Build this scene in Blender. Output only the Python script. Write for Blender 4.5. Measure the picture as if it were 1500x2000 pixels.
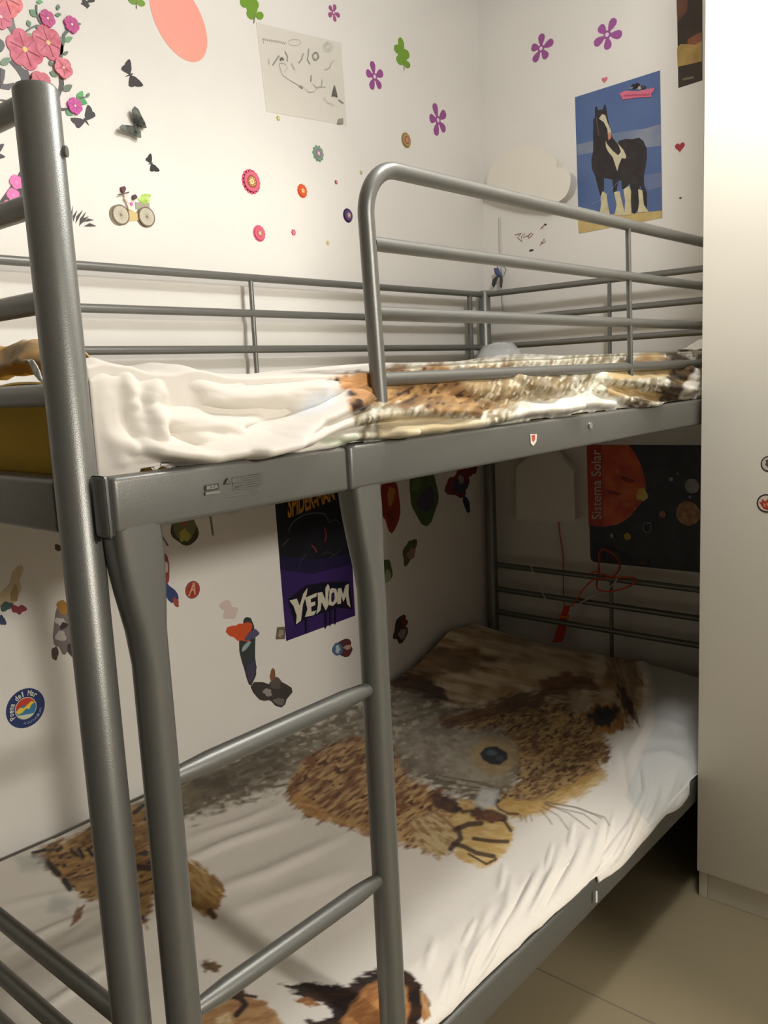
import bpy, bmesh, math, random
import numpy as np
from mathutils import Vector, Matrix, noise as mnoise
random.seed(7)
S = bpy.context.scene
for o in list(bpy.data.objects): bpy.data.objects.remove(o)
C = S.collection
R = math.radians

# ------------------------------------------------------------------ camera, light, exposure
CAM = np.array([-0.4184, -0.7525, 1.3202]); YAW, PITCH, ROLL, FPX = 0.7187, -0.1551, -0.0478, 1672.8
FW = np.array([math.cos(YAW)*math.cos(PITCH), math.sin(YAW)*math.cos(PITCH), math.sin(PITCH)])
_r = np.cross(FW, [0, 0, 1]); _r /= np.linalg.norm(_r); _u = np.cross(_r, FW)
RT = math.cos(ROLL)*_r + math.sin(ROLL)*_u; UP = -math.sin(ROLL)*_r + math.cos(ROLL)*_u
cd = bpy.data.cameras.new('camera'); cam = bpy.data.objects.new('camera', cd); C.objects.link(cam)
m = Matrix.Identity(4)
for i in range(3):
    m[i][0] = RT[i]; m[i][1] = UP[i]; m[i][2] = -FW[i]; m[i][3] = CAM[i]
cam.matrix_world = m
cd.sensor_fit = 'VERTICAL'; cd.sensor_height = 24; cd.lens = 24*FPX/2000; cd.clip_start = .02
S.camera = cam
S.view_settings.view_transform = 'Standard'; S.view_settings.look = 'None'
S.view_settings.gamma = 1; S.view_settings.use_curve_mapping = False
S.view_settings.exposure = 0.24
w = bpy.data.worlds.new('world'); S.world = w; w.use_nodes = True
w.node_tree.nodes['Background'].inputs[0].default_value = (.9, .95, 1, 1)
w.node_tree.nodes['Background'].inputs[1].default_value = .02
LAMP = (0.93, -0.31, 2.36)
ld = bpy.data.lights.new('ceiling_bulb', 'POINT'); ld.energy = 28; ld.color = (.985, .985, 1); ld.shadow_soft_size = .075
lo = bpy.data.objects.new('ceiling_bulb', ld); C.objects.link(lo); lo.location = LAMP

# lamp of the hallway behind the open doorway at the photographer's back
HL = (0.19, -4.0, 2.36)
l2 = bpy.data.lights.new('hall_globe_bulb', 'POINT'); l2.energy = 360; l2.color = (1, .95, .87); l2.shadow_soft_size = .17
h2 = bpy.data.objects.new('hall_globe_bulb', l2); C.objects.link(h2); h2.location = HL

# wall and room planes
WY, WX, FZ, WD, CZ = .94, 2.10, .07, 1.44, 2.52
NX, RY = -2.8, -1.55

def ray(px, py): return FW + RT*(px-750)/FPX - UP*(py-1000)/FPX
def onp(px, py, ax, v):
    d = ray(px, py); t = (v-CAM[ax])/d[ax]; return CAM + d*t
def topx(P):                                   # P (n,3) -> photo pixel coordinates
    d = P-CAM; k = d@FW
    return 750+FPX*(d@RT)/k, 1000-FPX*(d@UP)/k

# ------------------------------------------------------------------ materials
def lin(c): return tuple(((x/255)/12.92 if x/255 <= .04045 else ((x/255+.055)/1.055)**2.4) for x in c)
MC = {}
def mat(name, col, rough=.6, metal=0, bump=0, bscale=200, spec=.5, var=None, vscale=8, **kw):
    if name in MC: return MC[name]
    M = bpy.data.materials.new(name); M.use_nodes = True; nt = M.node_tree; b = nt.nodes['Principled BSDF']
    b.inputs['Base Color'].default_value = (*lin(col), 1); b.inputs['Roughness'].default_value = rough
    b.inputs['Metallic'].default_value = metal; b.inputs['Specular IOR Level'].default_value = spec
    for k, v in kw.items(): b.inputs[k.replace('_', ' ')].default_value = v
    tc = nt.nodes.new('ShaderNodeTexCoord')
    if bump:
        n = nt.nodes.new('ShaderNodeTexNoise'); n.inputs['Scale'].default_value = bscale; n.inputs['Detail'].default_value = 4
        nt.links.new(tc.outputs['Object'], n.inputs['Vector'])
        bp = nt.nodes.new('ShaderNodeBump'); bp.inputs['Strength'].default_value = bump; bp.inputs['Distance'].default_value = .002
        nt.links.new(n.outputs[0], bp.inputs['Height']); nt.links.new(bp.outputs[0], b.inputs['Normal'])
    if var:
        n = nt.nodes.new('ShaderNodeTexNoise'); n.inputs['Scale'].default_value = vscale; n.inputs['Detail'].default_value = 5
        nt.links.new(tc.outputs['Object'], n.inputs['Vector'])
        cr = nt.nodes.new('ShaderNodeValToRGB'); cr.color_ramp.elements[0].position = .35; cr.color_ramp.elements[1].position = .65
        cr.color_ramp.elements[0].color = (*lin(col), 1); cr.color_ramp.elements[1].color = (*lin(var), 1)
        nt.links.new(n.outputs[0], cr.inputs[0]); nt.links.new(cr.outputs[0], b.inputs['Base Color'])
    MC[name] = M; return M
def ink(c, var=None, vs=60):
    return mat('print_%02x%02x%02x%s' % (*c, '' if not var else '_%02x%02x%02x' % var), c, .45, var=var, vscale=vs)
def vmat(name, rough=.85):
    M = bpy.data.materials.new(name); M.use_nodes = True; nt = M.node_tree; b = nt.nodes['Principled BSDF']
    a = nt.nodes.new('ShaderNodeVertexColor'); a.layer_name = 'print'
    nt.links.new(a.outputs['Color'], b.inputs['Base Color']); b.inputs['Roughness'].default_value = rough
    b.inputs['Specular IOR Level'].default_value = .15; b.inputs['Sheen Weight'].default_value = .15
    tc = nt.nodes.new('ShaderNodeTexCoord'); n = nt.nodes.new('ShaderNodeTexNoise'); n.inputs['Scale'].default_value = 28; n.inputs['Detail'].default_value = 3
    nt.links.new(tc.outputs['Object'], n.inputs['Vector'])
    bp = nt.nodes.new('ShaderNodeBump'); bp.inputs['Strength'].default_value = .25; bp.inputs['Distance'].default_value = .006
    nt.links.new(n.outputs[0], bp.inputs['Height']); nt.links.new(bp.outputs[0], b.inputs['Normal'])
    return M
WALL = mat('white_wall_paint', (228, 224, 216), .75, bump=.15, bscale=60, var=(223, 219, 211), vscale=3)
CEIL = mat('ceiling_paint', (228, 225, 218), .8)
STEEL = mat('silver_grey_powder_coat', (118, 118, 113), .36, .5, bump=.12, bscale=900)
STEELD = mat('dark_gap', (40, 40, 38), .6)
SCREW = mat('bright_screw', (200, 200, 195), .25, .9)
WARD = mat('white_wardrobe_foil', (234, 229, 214), .45)
GAP = mat('shadow_gap', (70, 66, 60), .8)

# ------------------------------------------------------------------ mesh helpers
def link(name, me, parent=None, smooth=False):
    o = bpy.data.objects.new(name, me); C.objects.link(o)
    if parent is not None: o.parent = parent
    if smooth:
        for p in me.polygons: p.use_smooth = True
    return o
def from_bm(name, bm, mt, parent=None, smooth=False, autos=None):
    bmesh.ops.recalc_face_normals(bm, faces=bm.faces)
    me = bpy.data.meshes.new(name); bm.to_mesh(me); bm.free()
    for x in (mt if isinstance(mt, (list, tuple)) else [mt]): me.materials.append(x)
    o = link(name, me, parent, smooth)
    if autos: me.set_sharp_from_angle(angle=R(autos))
    return o
def box_bm(x0, x1, y0, y1, z0, z1, bev=0, bm=None, seg=3):
    b2 = bmesh.new(); bmesh.ops.create_cube(b2, size=1)
    for v in b2.verts:
        v.co = Vector(((x0+x1)/2+v.co.x*(x1-x0), (y0+y1)/2+v.co.y*(y1-y0), (z0+z1)/2+v.co.z*(z1-z0)))
    if bev: bmesh.ops.bevel(b2, geom=b2.edges[:], offset=bev, segments=seg, profile=.5, affect='EDGES')
    if bm is None: return b2
    me = bpy.data.meshes.new('t'); b2.to_mesh(me); b2.free(); bm.from_mesh(me); bpy.data.meshes.remove(me); return bm
def box(name, x0, x1, y0, y1, z0, z1, mt, bev=0, parent=None, seg=3):
    return from_bm(name, box_bm(x0, x1, y0, y1, z0, z1, bev, None, seg), mt, parent, bev > 0, 35 if bev else None)
def tube_bm(pts, r, seg=20, bm=None, caps=True):
    bm = bm or bmesh.new(); pts = [Vector(p) for p in pts]; n = len(pts)
    rs = r if isinstance(r, (list, tuple)) else [r]*n
    T = []
    for i in range(n):
        a = pts[max(i-1, 0)]; b = pts[min(i+1, n-1)]; T.append((b-a).normalized())
    ref = Vector((0, 0, 1)) if abs(T[0].z) < .9 else Vector((1, 0, 0))
    N = (ref - T[0]*ref.dot(T[0])).normalized(); rings = []
    for i in range(n):
        N = (N - T[i]*N.dot(T[i])).normalized(); B = T[i].cross(N)
        rings.append([bm.verts.new(pts[i]+(N*math.cos(2*math.pi*k/seg)+B*math.sin(2*math.pi*k/seg))*rs[i]) for k in range(seg)])
    for i in range(n-1):
        for k in range(seg):
            bm.faces.new((rings[i][k], rings[i][(k+1) % seg], rings[i+1][(k+1) % seg], rings[i+1][k]))
    if caps: bm.faces.new(rings[0]); bm.faces.new(rings[-1])
    return bm
def tube(name, pts, r, mt, parent=None, seg=20): return from_bm(name, tube_bm(pts, r, seg), mt, parent, True, 50)
def loft(name, sections, mt, parent=None):        # sections: lists of equal-length point loops
    bm = bmesh.new(); rg = [[bm.verts.new(p) for p in s] for s in sections]; n = len(rg[0])
    for a, b in zip(rg, rg[1:]):
        for k in range(n): bm.faces.new((a[k], a[(k+1) % n], b[(k+1) % n], b[k]))
    bm.faces.new(rg[0]); bm.faces.new(rg[-1])
    return from_bm(name, bm, mt, parent, True, 60)
def smooth_path(pts, n=8):
    P = [Vector(p) for p in pts]; P = [P[0]*2-P[1]]+P+[P[-1]*2-P[-2]]; out = []
    for i in range(1, len(P)-2):
        for k in range(n):
            t = k/n; a, b, c, d = P[i-1:i+3]
            out.append(.5*((2*b)+(c-a)*t+(2*a-5*b+4*c-d)*t*t+(3*b-a-3*c+d)*t**3))
    out.append(P[-2]); return out
def tag(o, label, cat, group=None, kind=None):
    if label: o['label'] = label
    if cat: o['category'] = cat
    if group: o['group'] = group
    if kind: o['kind'] = kind
    return o
def thing(name, label, cat, loc=(0, 0, 0), group=None):
    o = bpy.data.objects.new(name, None); C.objects.link(o); o.location = loc; o.empty_display_size = .1
    return tag(o, label, cat, group)
def adopt(o, parent):                          # keep world place while the parent empty sits at the thing's base
    o.parent = parent; o.matrix_parent_inverse = Matrix.Translation(-parent.location)
def rebase(root):
    for ch in root.children: ch.matrix_parent_inverse = Matrix.Translation(-Vector(root.location))
def struct(o): o['kind'] = 'structure'; return o

# ------------------------------------------------------------------ the room
struct(box('wall_left', NX, WX, WY, WY+.1, FZ-.1, CZ, WALL))
struct(box('wall_far', WX, WX+.1, RY, WY+.1, FZ-.1, CZ, WALL))
struct(box('wall_near', NX-.1, NX, RY, WY+.1, FZ-.1, CZ, mat('light_damping_taupe', (86, 78, 70), .8)))  # unseen wall; dark tone chosen so the post sides facing it stay dark
DX0, DX1, DH = -.10, .77, 2.16
bm = box_bm(NX, DX0, RY-.1, RY, FZ-.1, CZ); box_bm(DX1, WX, RY-.1, RY, FZ-.1, CZ, 0, bm); box_bm(DX0, DX1, RY-.1, RY, DH, CZ, 0, bm)
struct(from_bm('wall_right', bm, WALL))
bm = box_bm(-1.3, -1.2, -4.7, RY-.1, FZ-.1, CZ); box_bm(1.2, 1.3, -4.7, RY-.1, FZ-.1, CZ, 0, bm); box_bm(-1.3, 1.3, -4.8, -4.7, FZ-.1, CZ, 0, bm); box_bm(-1.3, 1.3, -4.8, RY-.1, CZ, CZ+.1, 0, bm)
struct(from_bm('wall_hallway', bm, mat('light_damping_taupe', (86, 78, 70), .8)))  # unseen walls, toned down to limit light bouncing out of the hallway
struct(box('ceiling', NX-.1, WX+.1, RY-.1, WY+.1, CZ, CZ+.1, CEIL))
# floor: matt greige porcelain tiles with thin joints
FL = bpy.data.materials.new('porcelain_floor_tiles'); FL.use_nodes = True; nt = FL.node_tree; b = nt.nodes['Principled BSDF']
tc = nt.nodes.new('ShaderNodeTexCoord'); mp = nt.nodes.new('ShaderNodeMapping'); mp.inputs['Location'].default_value = (.2, .4, 0)
br = nt.nodes.new('ShaderNodeTexBrick'); br.offset = 0; br.inputs['Scale'].default_value = 1
br.inputs['Brick Width'].default_value = .6; br.inputs['Row Height'].default_value = .6; br.inputs['Mortar Size'].default_value = .0022
br.inputs['Color1'].default_value = (*lin((152, 139, 110)), 1); br.inputs['Color2'].default_value = (*lin((147, 134, 105)), 1)
br.inputs['Mortar'].default_value = (*lin((122, 113, 94)), 1)
nz = nt.nodes.new('ShaderNodeTexNoise'); nz.inputs['Scale'].default_value = 3.5; nz.inputs['Detail'].default_value = 6
mx = nt.nodes.new('ShaderNodeMixRGB'); mx.blend_type = 'MULTIPLY'; mx.inputs[0].default_value = .35
cr = nt.nodes.new('ShaderNodeValToRGB'); cr.color_ramp.elements[0].color = (.72, .71, .68, 1); cr.color_ramp.elements[1].color = (1, 1, 1, 1)
cr.color_ramp.elements[0].position = .3; cr.color_ramp.elements[1].position = .7
nt.links.new(tc.outputs['Object'], mp.inputs[0]); nt.links.new(mp.outputs[0], br.inputs[0]); nt.links.new(mp.outputs[0], nz.inputs[0])
nt.links.new(nz.outputs[0], cr.inputs[0]); nt.links.new(br.outputs[0], mx.inputs[1]); nt.links.new(cr.outputs[0], mx.inputs[2])
nt.links.new(mx.outputs[0], b.inputs['Base Color']); b.inputs['Roughness'].default_value = .55
struct(box('floor', NX-.1, WX+.1, -4.8, WY+.1, FZ-.1, FZ, FL))
# ceiling lamp (out of the frame, gives the room its light)
cl = thing('ceiling_lamp', 'white round ceiling lamp above the open floor beside the bed', 'lamp', (LAMP[0], LAMP[1], CZ))
tube('canopy', [(0, 0, 0), (0, 0, -.022)], .06, mat('lamp_white', (230, 230, 225), .4), cl)
tube('stem', [(0, 0, -.022), (0, 0, -.075)], .008, mat('lamp_white', (230, 230, 225), .4), cl)

hc = thing('ceiling_lamp', 'white pendant lamp in the hallway behind the open doorway', 'lamp', (HL[0], HL[1], CZ))
tube('canopy', [(0, 0, 0), (0, 0, -.022)], .05, mat('lamp_white', (230, 230, 225), .4), hc)
tube('stem', [(0, 0, -.022), (0, 0, -.40)], .004, mat('lamp_white', (230, 230, 225), .4), hc)

# ------------------------------------------------------------------ the bunk bed
L, W, H, PR = 2.03, .90, 1.59, .020
bed = thing('bunk_bed', 'silver-grey tubular steel bunk bed with ladder and guard rails against the white wall', 'bunk bed', (0, 0, FZ))
def cap_tube(name, x, y, z0, z1, r, parent):
    o = tube(name, [(x, y, z0), (x, y, z1-.004), (x, y, z1)], [r, r, r-.003], STEEL, parent, 32); adopt(o, bed); return o
for (x, y) in ((0, 0), (0, W), (L, W), (L, 0)):
    p = cap_tube('bed_post', x, y, FZ, H, PR, bed)
    if x == 0 and y == 0:
        b_ = tube('bolt', [(x+.010, y-.0113, 1.534), (x+.0150, y-.0170, 1.534)], .005, STEEL, p, 16)
ZR_U = (1.578, 1.4925, 1.4055, 1.319); ZR_L = (.660, .573, .490)
def rail(x0, y0, x1, y1, z, r=.0095, name='end_rail'):
    o = tube(name, [(x0, y0, z), (x1, y1, z)], r, STEEL, bed, 16); adopt(o, bed); return o
def hwrap(parts): return parts
for x in (0, L):
    for z in ZR_U:
        rail(x, PR*.6, x, W-PR*.6, z, .011 if x == 0 else .0095)
    for z in ZR_L: rail(x, PR*.6, x, W-PR*.6, z, .0105 if x == 0 else .0095)
    for z0, z1 in ((1.215, ZR_U[0]), (.34, ZR_L[0])):
        o = tube('end_upright', [(x, W/2, z0), (x, W/2, z1)], .006, STEEL, bed, 12); adopt(o, bed)
    o = box('end_beam', x-.016, x+.016, PR*.6, W-PR*.6, 1.187, 1.240, STEEL, .006, bed); adopt(o, bed)
    o = box('end_beam', x-.016, x+.016, PR*.6, W-PR*.6, .29, .366, STEEL, .006, bed); adopt(o, bed)
# long beams
for nm, y0, y1, z0, z1 in (('side_beam', W-.016, W+.016, 1.187, 1.240), ('side_beam', W-.016, W+.016, .300, .366), ('side_beam', -.045, -.012, .303, .367)):
    o = box(nm, PR+.002 if y0 > 0 else .022, L-.022, y0, y1, z0, z1, STEEL, .006, bed); adopt(o, bed)
o = box('side_beam', .0108, .3285, -.045, -.0205, 1.187, 1.241, STEEL, .0055, bed, 4); adopt(o, bed)
o = box('side_beam', .332, L-.022, -.046, -.008, 1.187, 1.2415, STEEL, .0055, bed, 4); adopt(o, bed)
o = box('beam_joint_gap', .327, .3335, -.041, -.010, 1.189, 1.239, STEELD, 0, bed); adopt(o, bed)
o = box('corner_bracket', .0022, .0078, -.0450, -.0205, 1.184, 1.243, STEEL, .004, bed); adopt(o, bed)
o = box('bracket_gap', .0074, .0112, -.042, -.0215, 1.186, 1.239, STEELD, 0, bed); adopt(o, bed)
# wall-side guard
for z in ZR_U: rail(PR*.5, W, L-PR*.5, W, z, .0095, 'guard_rail')
for x in (.10, L-.085):
    o = tube('guard_upright', [(x, W, 1.235), (x, W, ZR_U[0])], .0085, STEEL, bed, 14); adopt(o, bed)
o = tube('guard_upright', [(L/2, W, 1.235), (L/2, W, ZR_U[0])], .006, STEEL, bed, 12); adopt(o, bed)
# front guard: hoop with three inner rails and a thin middle upright
gx0, gx1, gt, gr = .430, 1.945, 1.587, .0098
rb = .062; path = [(gx0, -.014, 1.238)]
for k in range(0, 13):
    a = math.pi - k*math.pi/24; path.append((gx0+rb+rb*math.cos(a), -.004, gt-rb+rb*math.sin(a)))
for k in range(0, 13):
    a = math.pi/2 - k*math.pi/24; path.append((gx1-rb+rb*math.cos(a), -.004, gt-rb+rb*math.sin(a)))
path.append((gx1, -.014, 1.238))
o = tube('guard_hoop', path, gr+.001, STEEL, bed, 22); adopt(o, bed)
for z in (1.4905, 1.4035, 1.3185):
    rail(gx0+.006, -.006, gx1-.006, -.006, z, .0093, 'guard_rail')
o = tube('guard_upright', [(1.180, -.012, 1.238), (1.180, -.006, gt)], .0052, STEEL, bed, 12); adopt(o, bed)
# bed bases: wire mesh of flat slats
for z, n in ((1.228, 22), (.345, 22)):
    bm = bmesh.new()
    for i in range(n):
        x = .06+i*(L-.12)/(n-1); box_bm(x-.028, x+.028, .0, W-.01, z-.004, z+.004, 0, bm)
    o = from_bm('slatted_base', bm, STEEL, bed); adopt(o, bed)
# ladder
lad = []
def ladder_leg(x, wtop, cx):
    secs = []
    y = -.026
    for z, hw, hd, p in ((1.192, wtop/2, .019, 6), (1.160, wtop/2*.98, .019, 5), (1.125, wtop/2*.9+.0005, .019, 3.4), (1.085, .0192, .0190, 2.5), (1.05, .0186, .0188, 2), (.6, .0186, .0186, 2), (FZ+.004, .0186, .0186, 2)):
        ring = []
        for k in range(36):
            a = 2*math.pi*k/36; c, s_ = math.cos(a), math.sin(a)
            rr = (abs(c)**p+abs(s_)**p)**(-1/p); fx = min(1, max(0, (z-1.05)/.142)); ring.append((x+(cx-x)*fx+hw*rr*c, y+hd*rr*s_, z))
        secs.append(ring)
    o = loft('ladder_leg', secs, STEEL, bed); adopt(o, bed); return o
XL, XR = .046, .3795
ladder_leg(XL, .052, .0375); ladder_leg(XR, .050, .366)
for z in (.921, .651, .38):
    secs = []
    for x, hh, hd in ((XL+.012, .0085, .0085), (XL+.028, .010, .010), (XL+.06, .0118, .0125), (XR-.06, .0118, .0125), (XR-.028, .010, .010), (XR-.012, .0085, .0085)):
        secs.append([(x, -.026+hd*math.cos(2*math.pi*k/20), z+hh*math.sin(2*math.pi*k/20)) for k in range(20)])
    o = loft('ladder_rung', secs, STEEL, bed); adopt(o, bed)
# small fittings on the beam
def disc(name, c, ax, r, h, mt, parent=None):
    c = Vector(c); ax = Vector(ax).normalized(); return tube(name, [c, c+ax*h], r, mt, parent, 20)
p = onp(1152, 831, 1, -.0465); o = disc('screw', p, (0, -1, 0), .0058, .0025, SCREW, bed); adopt(o, bed)

# ------------------------------------------------------------------ flat prints on surfaces
class Print:
    """thin printed sheet lying on a plane; layers given in photo pixels or plane coordinates"""
    def __init__(s, plane): s.plane = plane; s.v = []; s.f = []; s.mi = []; s.mats = []; s.n = 0
    def pt(s, a, z, off):
        pl = s.plane
        if pl == 'left': return (a, WY-off, z)
        if pl == 'far': return (WX-off, -a, z)
        if pl == 'door': return (WD-off, -a, z)
        if pl == 'beam': return (a, -.0465-off, z)
    def uv(s, px, py):
        pl = s.plane
        if pl == 'left': p = onp(px, py, 1, WY); return (p[0], p[2])
        if pl == 'far': p = onp(px, py, 0, WX); return (-p[1], p[2])
        if pl == 'door': p = onp(px, py, 0, WD); return (-p[1], p[2])
        if pl == 'beam': p = onp(px, py, 1, -.0465); return (p[0], p[2])
    def mat_i(s, m):
        if not isinstance(m, bpy.types.Material): m = ink(*m) if isinstance(m[0], tuple) else ink(m)
        if m not in s.mats: s.mats.append(m)
        return s.mats.index(m)
    def poly(s, pts, m, lift=None, uv=False):
        if not uv: pts = [s.uv(*p) for p in pts]
        i = s.mat_i(m); s.n += 1; off = .0006+.00022*(s.n if lift is None else lift)
        b0 = len(s.v); n = len(pts)
        s.v += [s.pt(a, z, off) for a, z in pts]+[s.pt(a, z, 0) for a, z in pts]
        s.f.append(list(range(b0, b0+n))); s.mi.append(i)
        for k in range(n):
            s.f.append([b0+k, b0+n+k, b0+n+(k+1) % n, b0+(k+1) % n]); s.mi.append(i)
        return s
    def tris(s, verts, faces, m):
        i = s.mat_i(m); s.n += 1; off = .0006+.00022*s.n; b0 = len(s.v)
        s.v += [s.pt(a, z, off) for a, z in verts]
        for f in faces: s.f.append([b0+k for k in f]); s.mi.append(i)
    def line(s, pts, wd, m, uv=False):       # stroke of width wd (metres)
        if not uv: pts = [s.uv(*p) for p in pts]
        P = [Vector(p) for p in pts]; Lf, Rg = [], []
        for k, p in enumerate(P):
            t = (P[min(k+1, len(P)-1)]-P[max(k-1, 0)]).normalized(); nrm = Vector((-t.y, t.x))*wd/2
            Lf.append(tuple(p+nrm)); Rg.append(tuple(p-nrm))
        s.tris(Lf+Rg, [(k, k+1, len(P)+k+1, len(P)+k) for k in range(len(P)-1)], m)
    def disk(s, c, r, m, n=20, ry=None, rot=0, uv=False, lift=None):
        if not uv: c = s.uv(*c)
        ry = ry or r; co, si = math.cos(rot), math.sin(rot)
        s.poly([(c[0]+r*math.cos(t)*co-ry*math.sin(t)*si, c[1]+r*math.cos(t)*si+ry*math.sin(t)*co) for t in [2*math.pi*k/n for k in range(n)]], m, lift, True)
    def text(s, t, quad, m, bold=.02, uvq=None, arch=0):  # quad px: bl, br, tr, tl
        V, F = text_mesh(t, bold)
        q = [Vector(s.uv(*p)) for p in quad]
        out = []
        for x, y in V:
            lo_ = q[0].lerp(q[1], x); hi = q[3].lerp(q[2], x); out.append(tuple(lo_.lerp(hi, y)))
        s.tris(out, F, m)
    def build(s, name, label=None, cat=None, group=None, parent=None):
        me = bpy.data.meshes.new(name); me.from_pydata(s.v, [], s.f)
        for m in s.mats: me.materials.append(m)
        me.polygons.foreach_set('material_index', s.mi); me.update()
        o = link(name, me, parent)
        if label: tag(o, label, cat, group)
        return o
def text_mesh(t, bold=.02):
    cu = bpy.data.curves.new('t', 'FONT'); cu.body = t; cu.offset = bold; cu.resolution_u = 3
    o = bpy.data.objects.new('t', cu); C.objects.link(o)
    me = bpy.data.meshes.new_from_object(o)
    V = [(v.co.x, v.co.y) for v in me.vertices]; F = [tuple(p.vertices) for p in me.polygons]
    bpy.data.objects.remove(o); bpy.data.curves.remove(cu); bpy.data.meshes.remove(me)
    x0 = min(v[0] for v in V); x1 = max(v[0] for v in V); y0 = min(v[1] for v in V); y1 = max(v[1] for v in V)
    return [((x-x0)/(x1-x0), (y-y0)/(y1-y0)) for x, y in V], F
def zm(pts, x0, y0, s): return [(x0+a/s, y0+b/s) for a, b in pts]     # crop coordinates -> photo coordinates
def blob(cx, cy, rx, ry, seed, n=22, j=.25, rot=0):
    rnd = random.Random(seed); ph = [rnd.uniform(0, 6.28) for _ in range(4)]; out = []
    for k in range(n):
        a = 2*math.pi*k/n; q = 1+j*(.5*math.sin(2*a+ph[0])+.35*math.sin(3*a+ph[1])+.3*math.sin(5*a+ph[2]))
        x, y = rx*q*math.cos(a), ry*q*math.sin(a); out.append((cx+x*math.cos(rot)-y*math.sin(rot), cy+x*math.sin(rot)+y*math.cos(rot)))
    return out

# --- salmon disc
P = Print('left'); c = P.uv(348, 38); P.poly([P.uv(348+54*math.cos(a)*math.cos(.26)-84*math.sin(a)*math.sin(-.26)*-1*-1, 38+84*math.sin(a)*math.cos(.2)+54*math.cos(a)*math.sin(.26)) for a in [2*math.pi*k/48 for k in range(48)]], (246, 160, 143), uv=True)
P.build('round_sticker', 'large plain salmon pink oval sticker at the top of the left wall', 'wall sticker')

# --- butterflies
BW = [(0, 0), (.08, .25), (.25, .6), (.55, .95), (.78, 1.0), (.82, .8), (.72, .5), (.6, .25), (.66, .05), (.62, -.2), (.5, -.45), (.3, -.55), (.12, -.35), (0, -.1)]
def butterfly(P, cx, cy, up, dn, m, w2=.55):
    """two wings from body (cx,cy): up, dn are pixel vectors to the two wing tips"""
    for v in (up, dn):
        o_ = up if v is dn else dn
        L_ = math.hypot(*v); d = (v[0]/L_, v[1]/L_); side = (-d[1], d[0])
        if side[0]*o_[0]+side[1]*o_[1] > 0: side = (-side[0], -side[1])
        pts = [(0, 0), (.35, -.10), (.75, -.06), (1, .02), (.98, .16), (.80, .34), (.62, .42), (.60, .50), (.50, .62), (.34, .66), (.22, .50), (.08, .22)]
        P.poly([(cx+L_*(a*d[0]+b*side[0]*w2*1.6), cy+L_*(a*d[1]+b*side[1]*w2*1.6)) for a, b in pts], m, lift=2)
    t = (up[0]+dn[0], up[1]+dn[1]); tl = math.hypot(*t) or 1; t = (t[0]/tl, t[1]/tl); q = (-t[1], t[0])
    k = .42*math.hypot(*up)
    P.poly([(cx+t[0]*a*k+q[0]*b*k, cy+t[1]*a*k+q[1]*b*k) for a, b in ((.5, 0), (.3, .12), (-.4, .1), (-.9, 0), (-.4, -.1), (.3, -.12))], m, lift=3)
BLK = (38, 32, 34)
for lab, a in (('small flat black butterfly sticker left of the salmon pink oval', (254, 146, (0, -30), (26, 20))),
               ('flat black butterfly sticker touching the lowest blossom of the tree decal', (167, 236, (3, -31), (-29, -6))),
               ('smallest flat black butterfly sticker above the bicycle sticker', (295, 319, (0, -19), (17, 14))),
               ('flat black butterfly sticker cut off by the top edge between tree and oval', (171, 5, (8, -18), (-13, 1)))):
    P = Print('left'); butterfly(P, *a, BLK)
    if a[0] == 171: P.poly([(168, 2), (162, -6), (160, 2), (164, 10), (170, 17), (175, 12)], BLK)
    P.build('butterfly_sticker', lab, 'butterfly sticker', 'black butterfly stickers on the left wall')
P = Print('left'); butterfly(P, -4, 300, (12, -18), (14, 6), BLK)
P.build('butterfly_sticker', 'flat black butterfly sticker cut off by the left edge behind the near post', 'butterfly sticker', 'black butterfly stickers on the left wall')
# raised black butterfly
bt = thing('butterfly_ornament', 'raised black and grey butterfly with glossy wings below the small flat one', 'wall ornament', tuple(onp(268, 240, 1, WY)))
def wing(pts, tipoff):
    bm = bmesh.new(); c0 = onp(270, 244, 1, WY-.004); f_, b_ = [], []
    for px, py in pts:
        d = min(1, math.hypot(px-270, py-244)/32); q = onp(px, py, 1, WY-.004-.014*d); f_.append(bm.verts.new(q)); b_.append(bm.verts.new((q[0], q[1]+.0012, q[2])))
    bm.faces.new(f_); bm.faces.new(b_[::-1])
    for k in range(len(pts)): bm.faces.new((f_[k], f_[(k+1) % len(pts)], b_[(k+1) % len(pts)], b_[k]))
    return bm
gw = mat('smoky_butterfly_wing', (34, 34, 34), .25, var=(112, 116, 108), vscale=55)
W1 = zm([(775, 640), (790, 622), (812, 640), (830, 680), (850, 715), (860, 750), (835, 752), (815, 735), (795, 735), (778, 700)], 0, 0, 3)
W2 = zm([(700, 745), (715, 730), (770, 735), (812, 742), (826, 770), (828, 808), (805, 805), (780, 790), (740, 775), (708, 762)], 0, 0, 3)
for wpts in (W1, W2):
    o = from_bm('wing', wing(wpts, 0), gw, bt); adopt(o, bt)
o = tube('body', [onp(x, y, 1, WY-.006) for x, y in ((262, 236), (270, 244), (282, 250))], [.002, .0032, .0015], ink((25, 23, 24)), bt, 10); adopt(o, bt)

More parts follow.
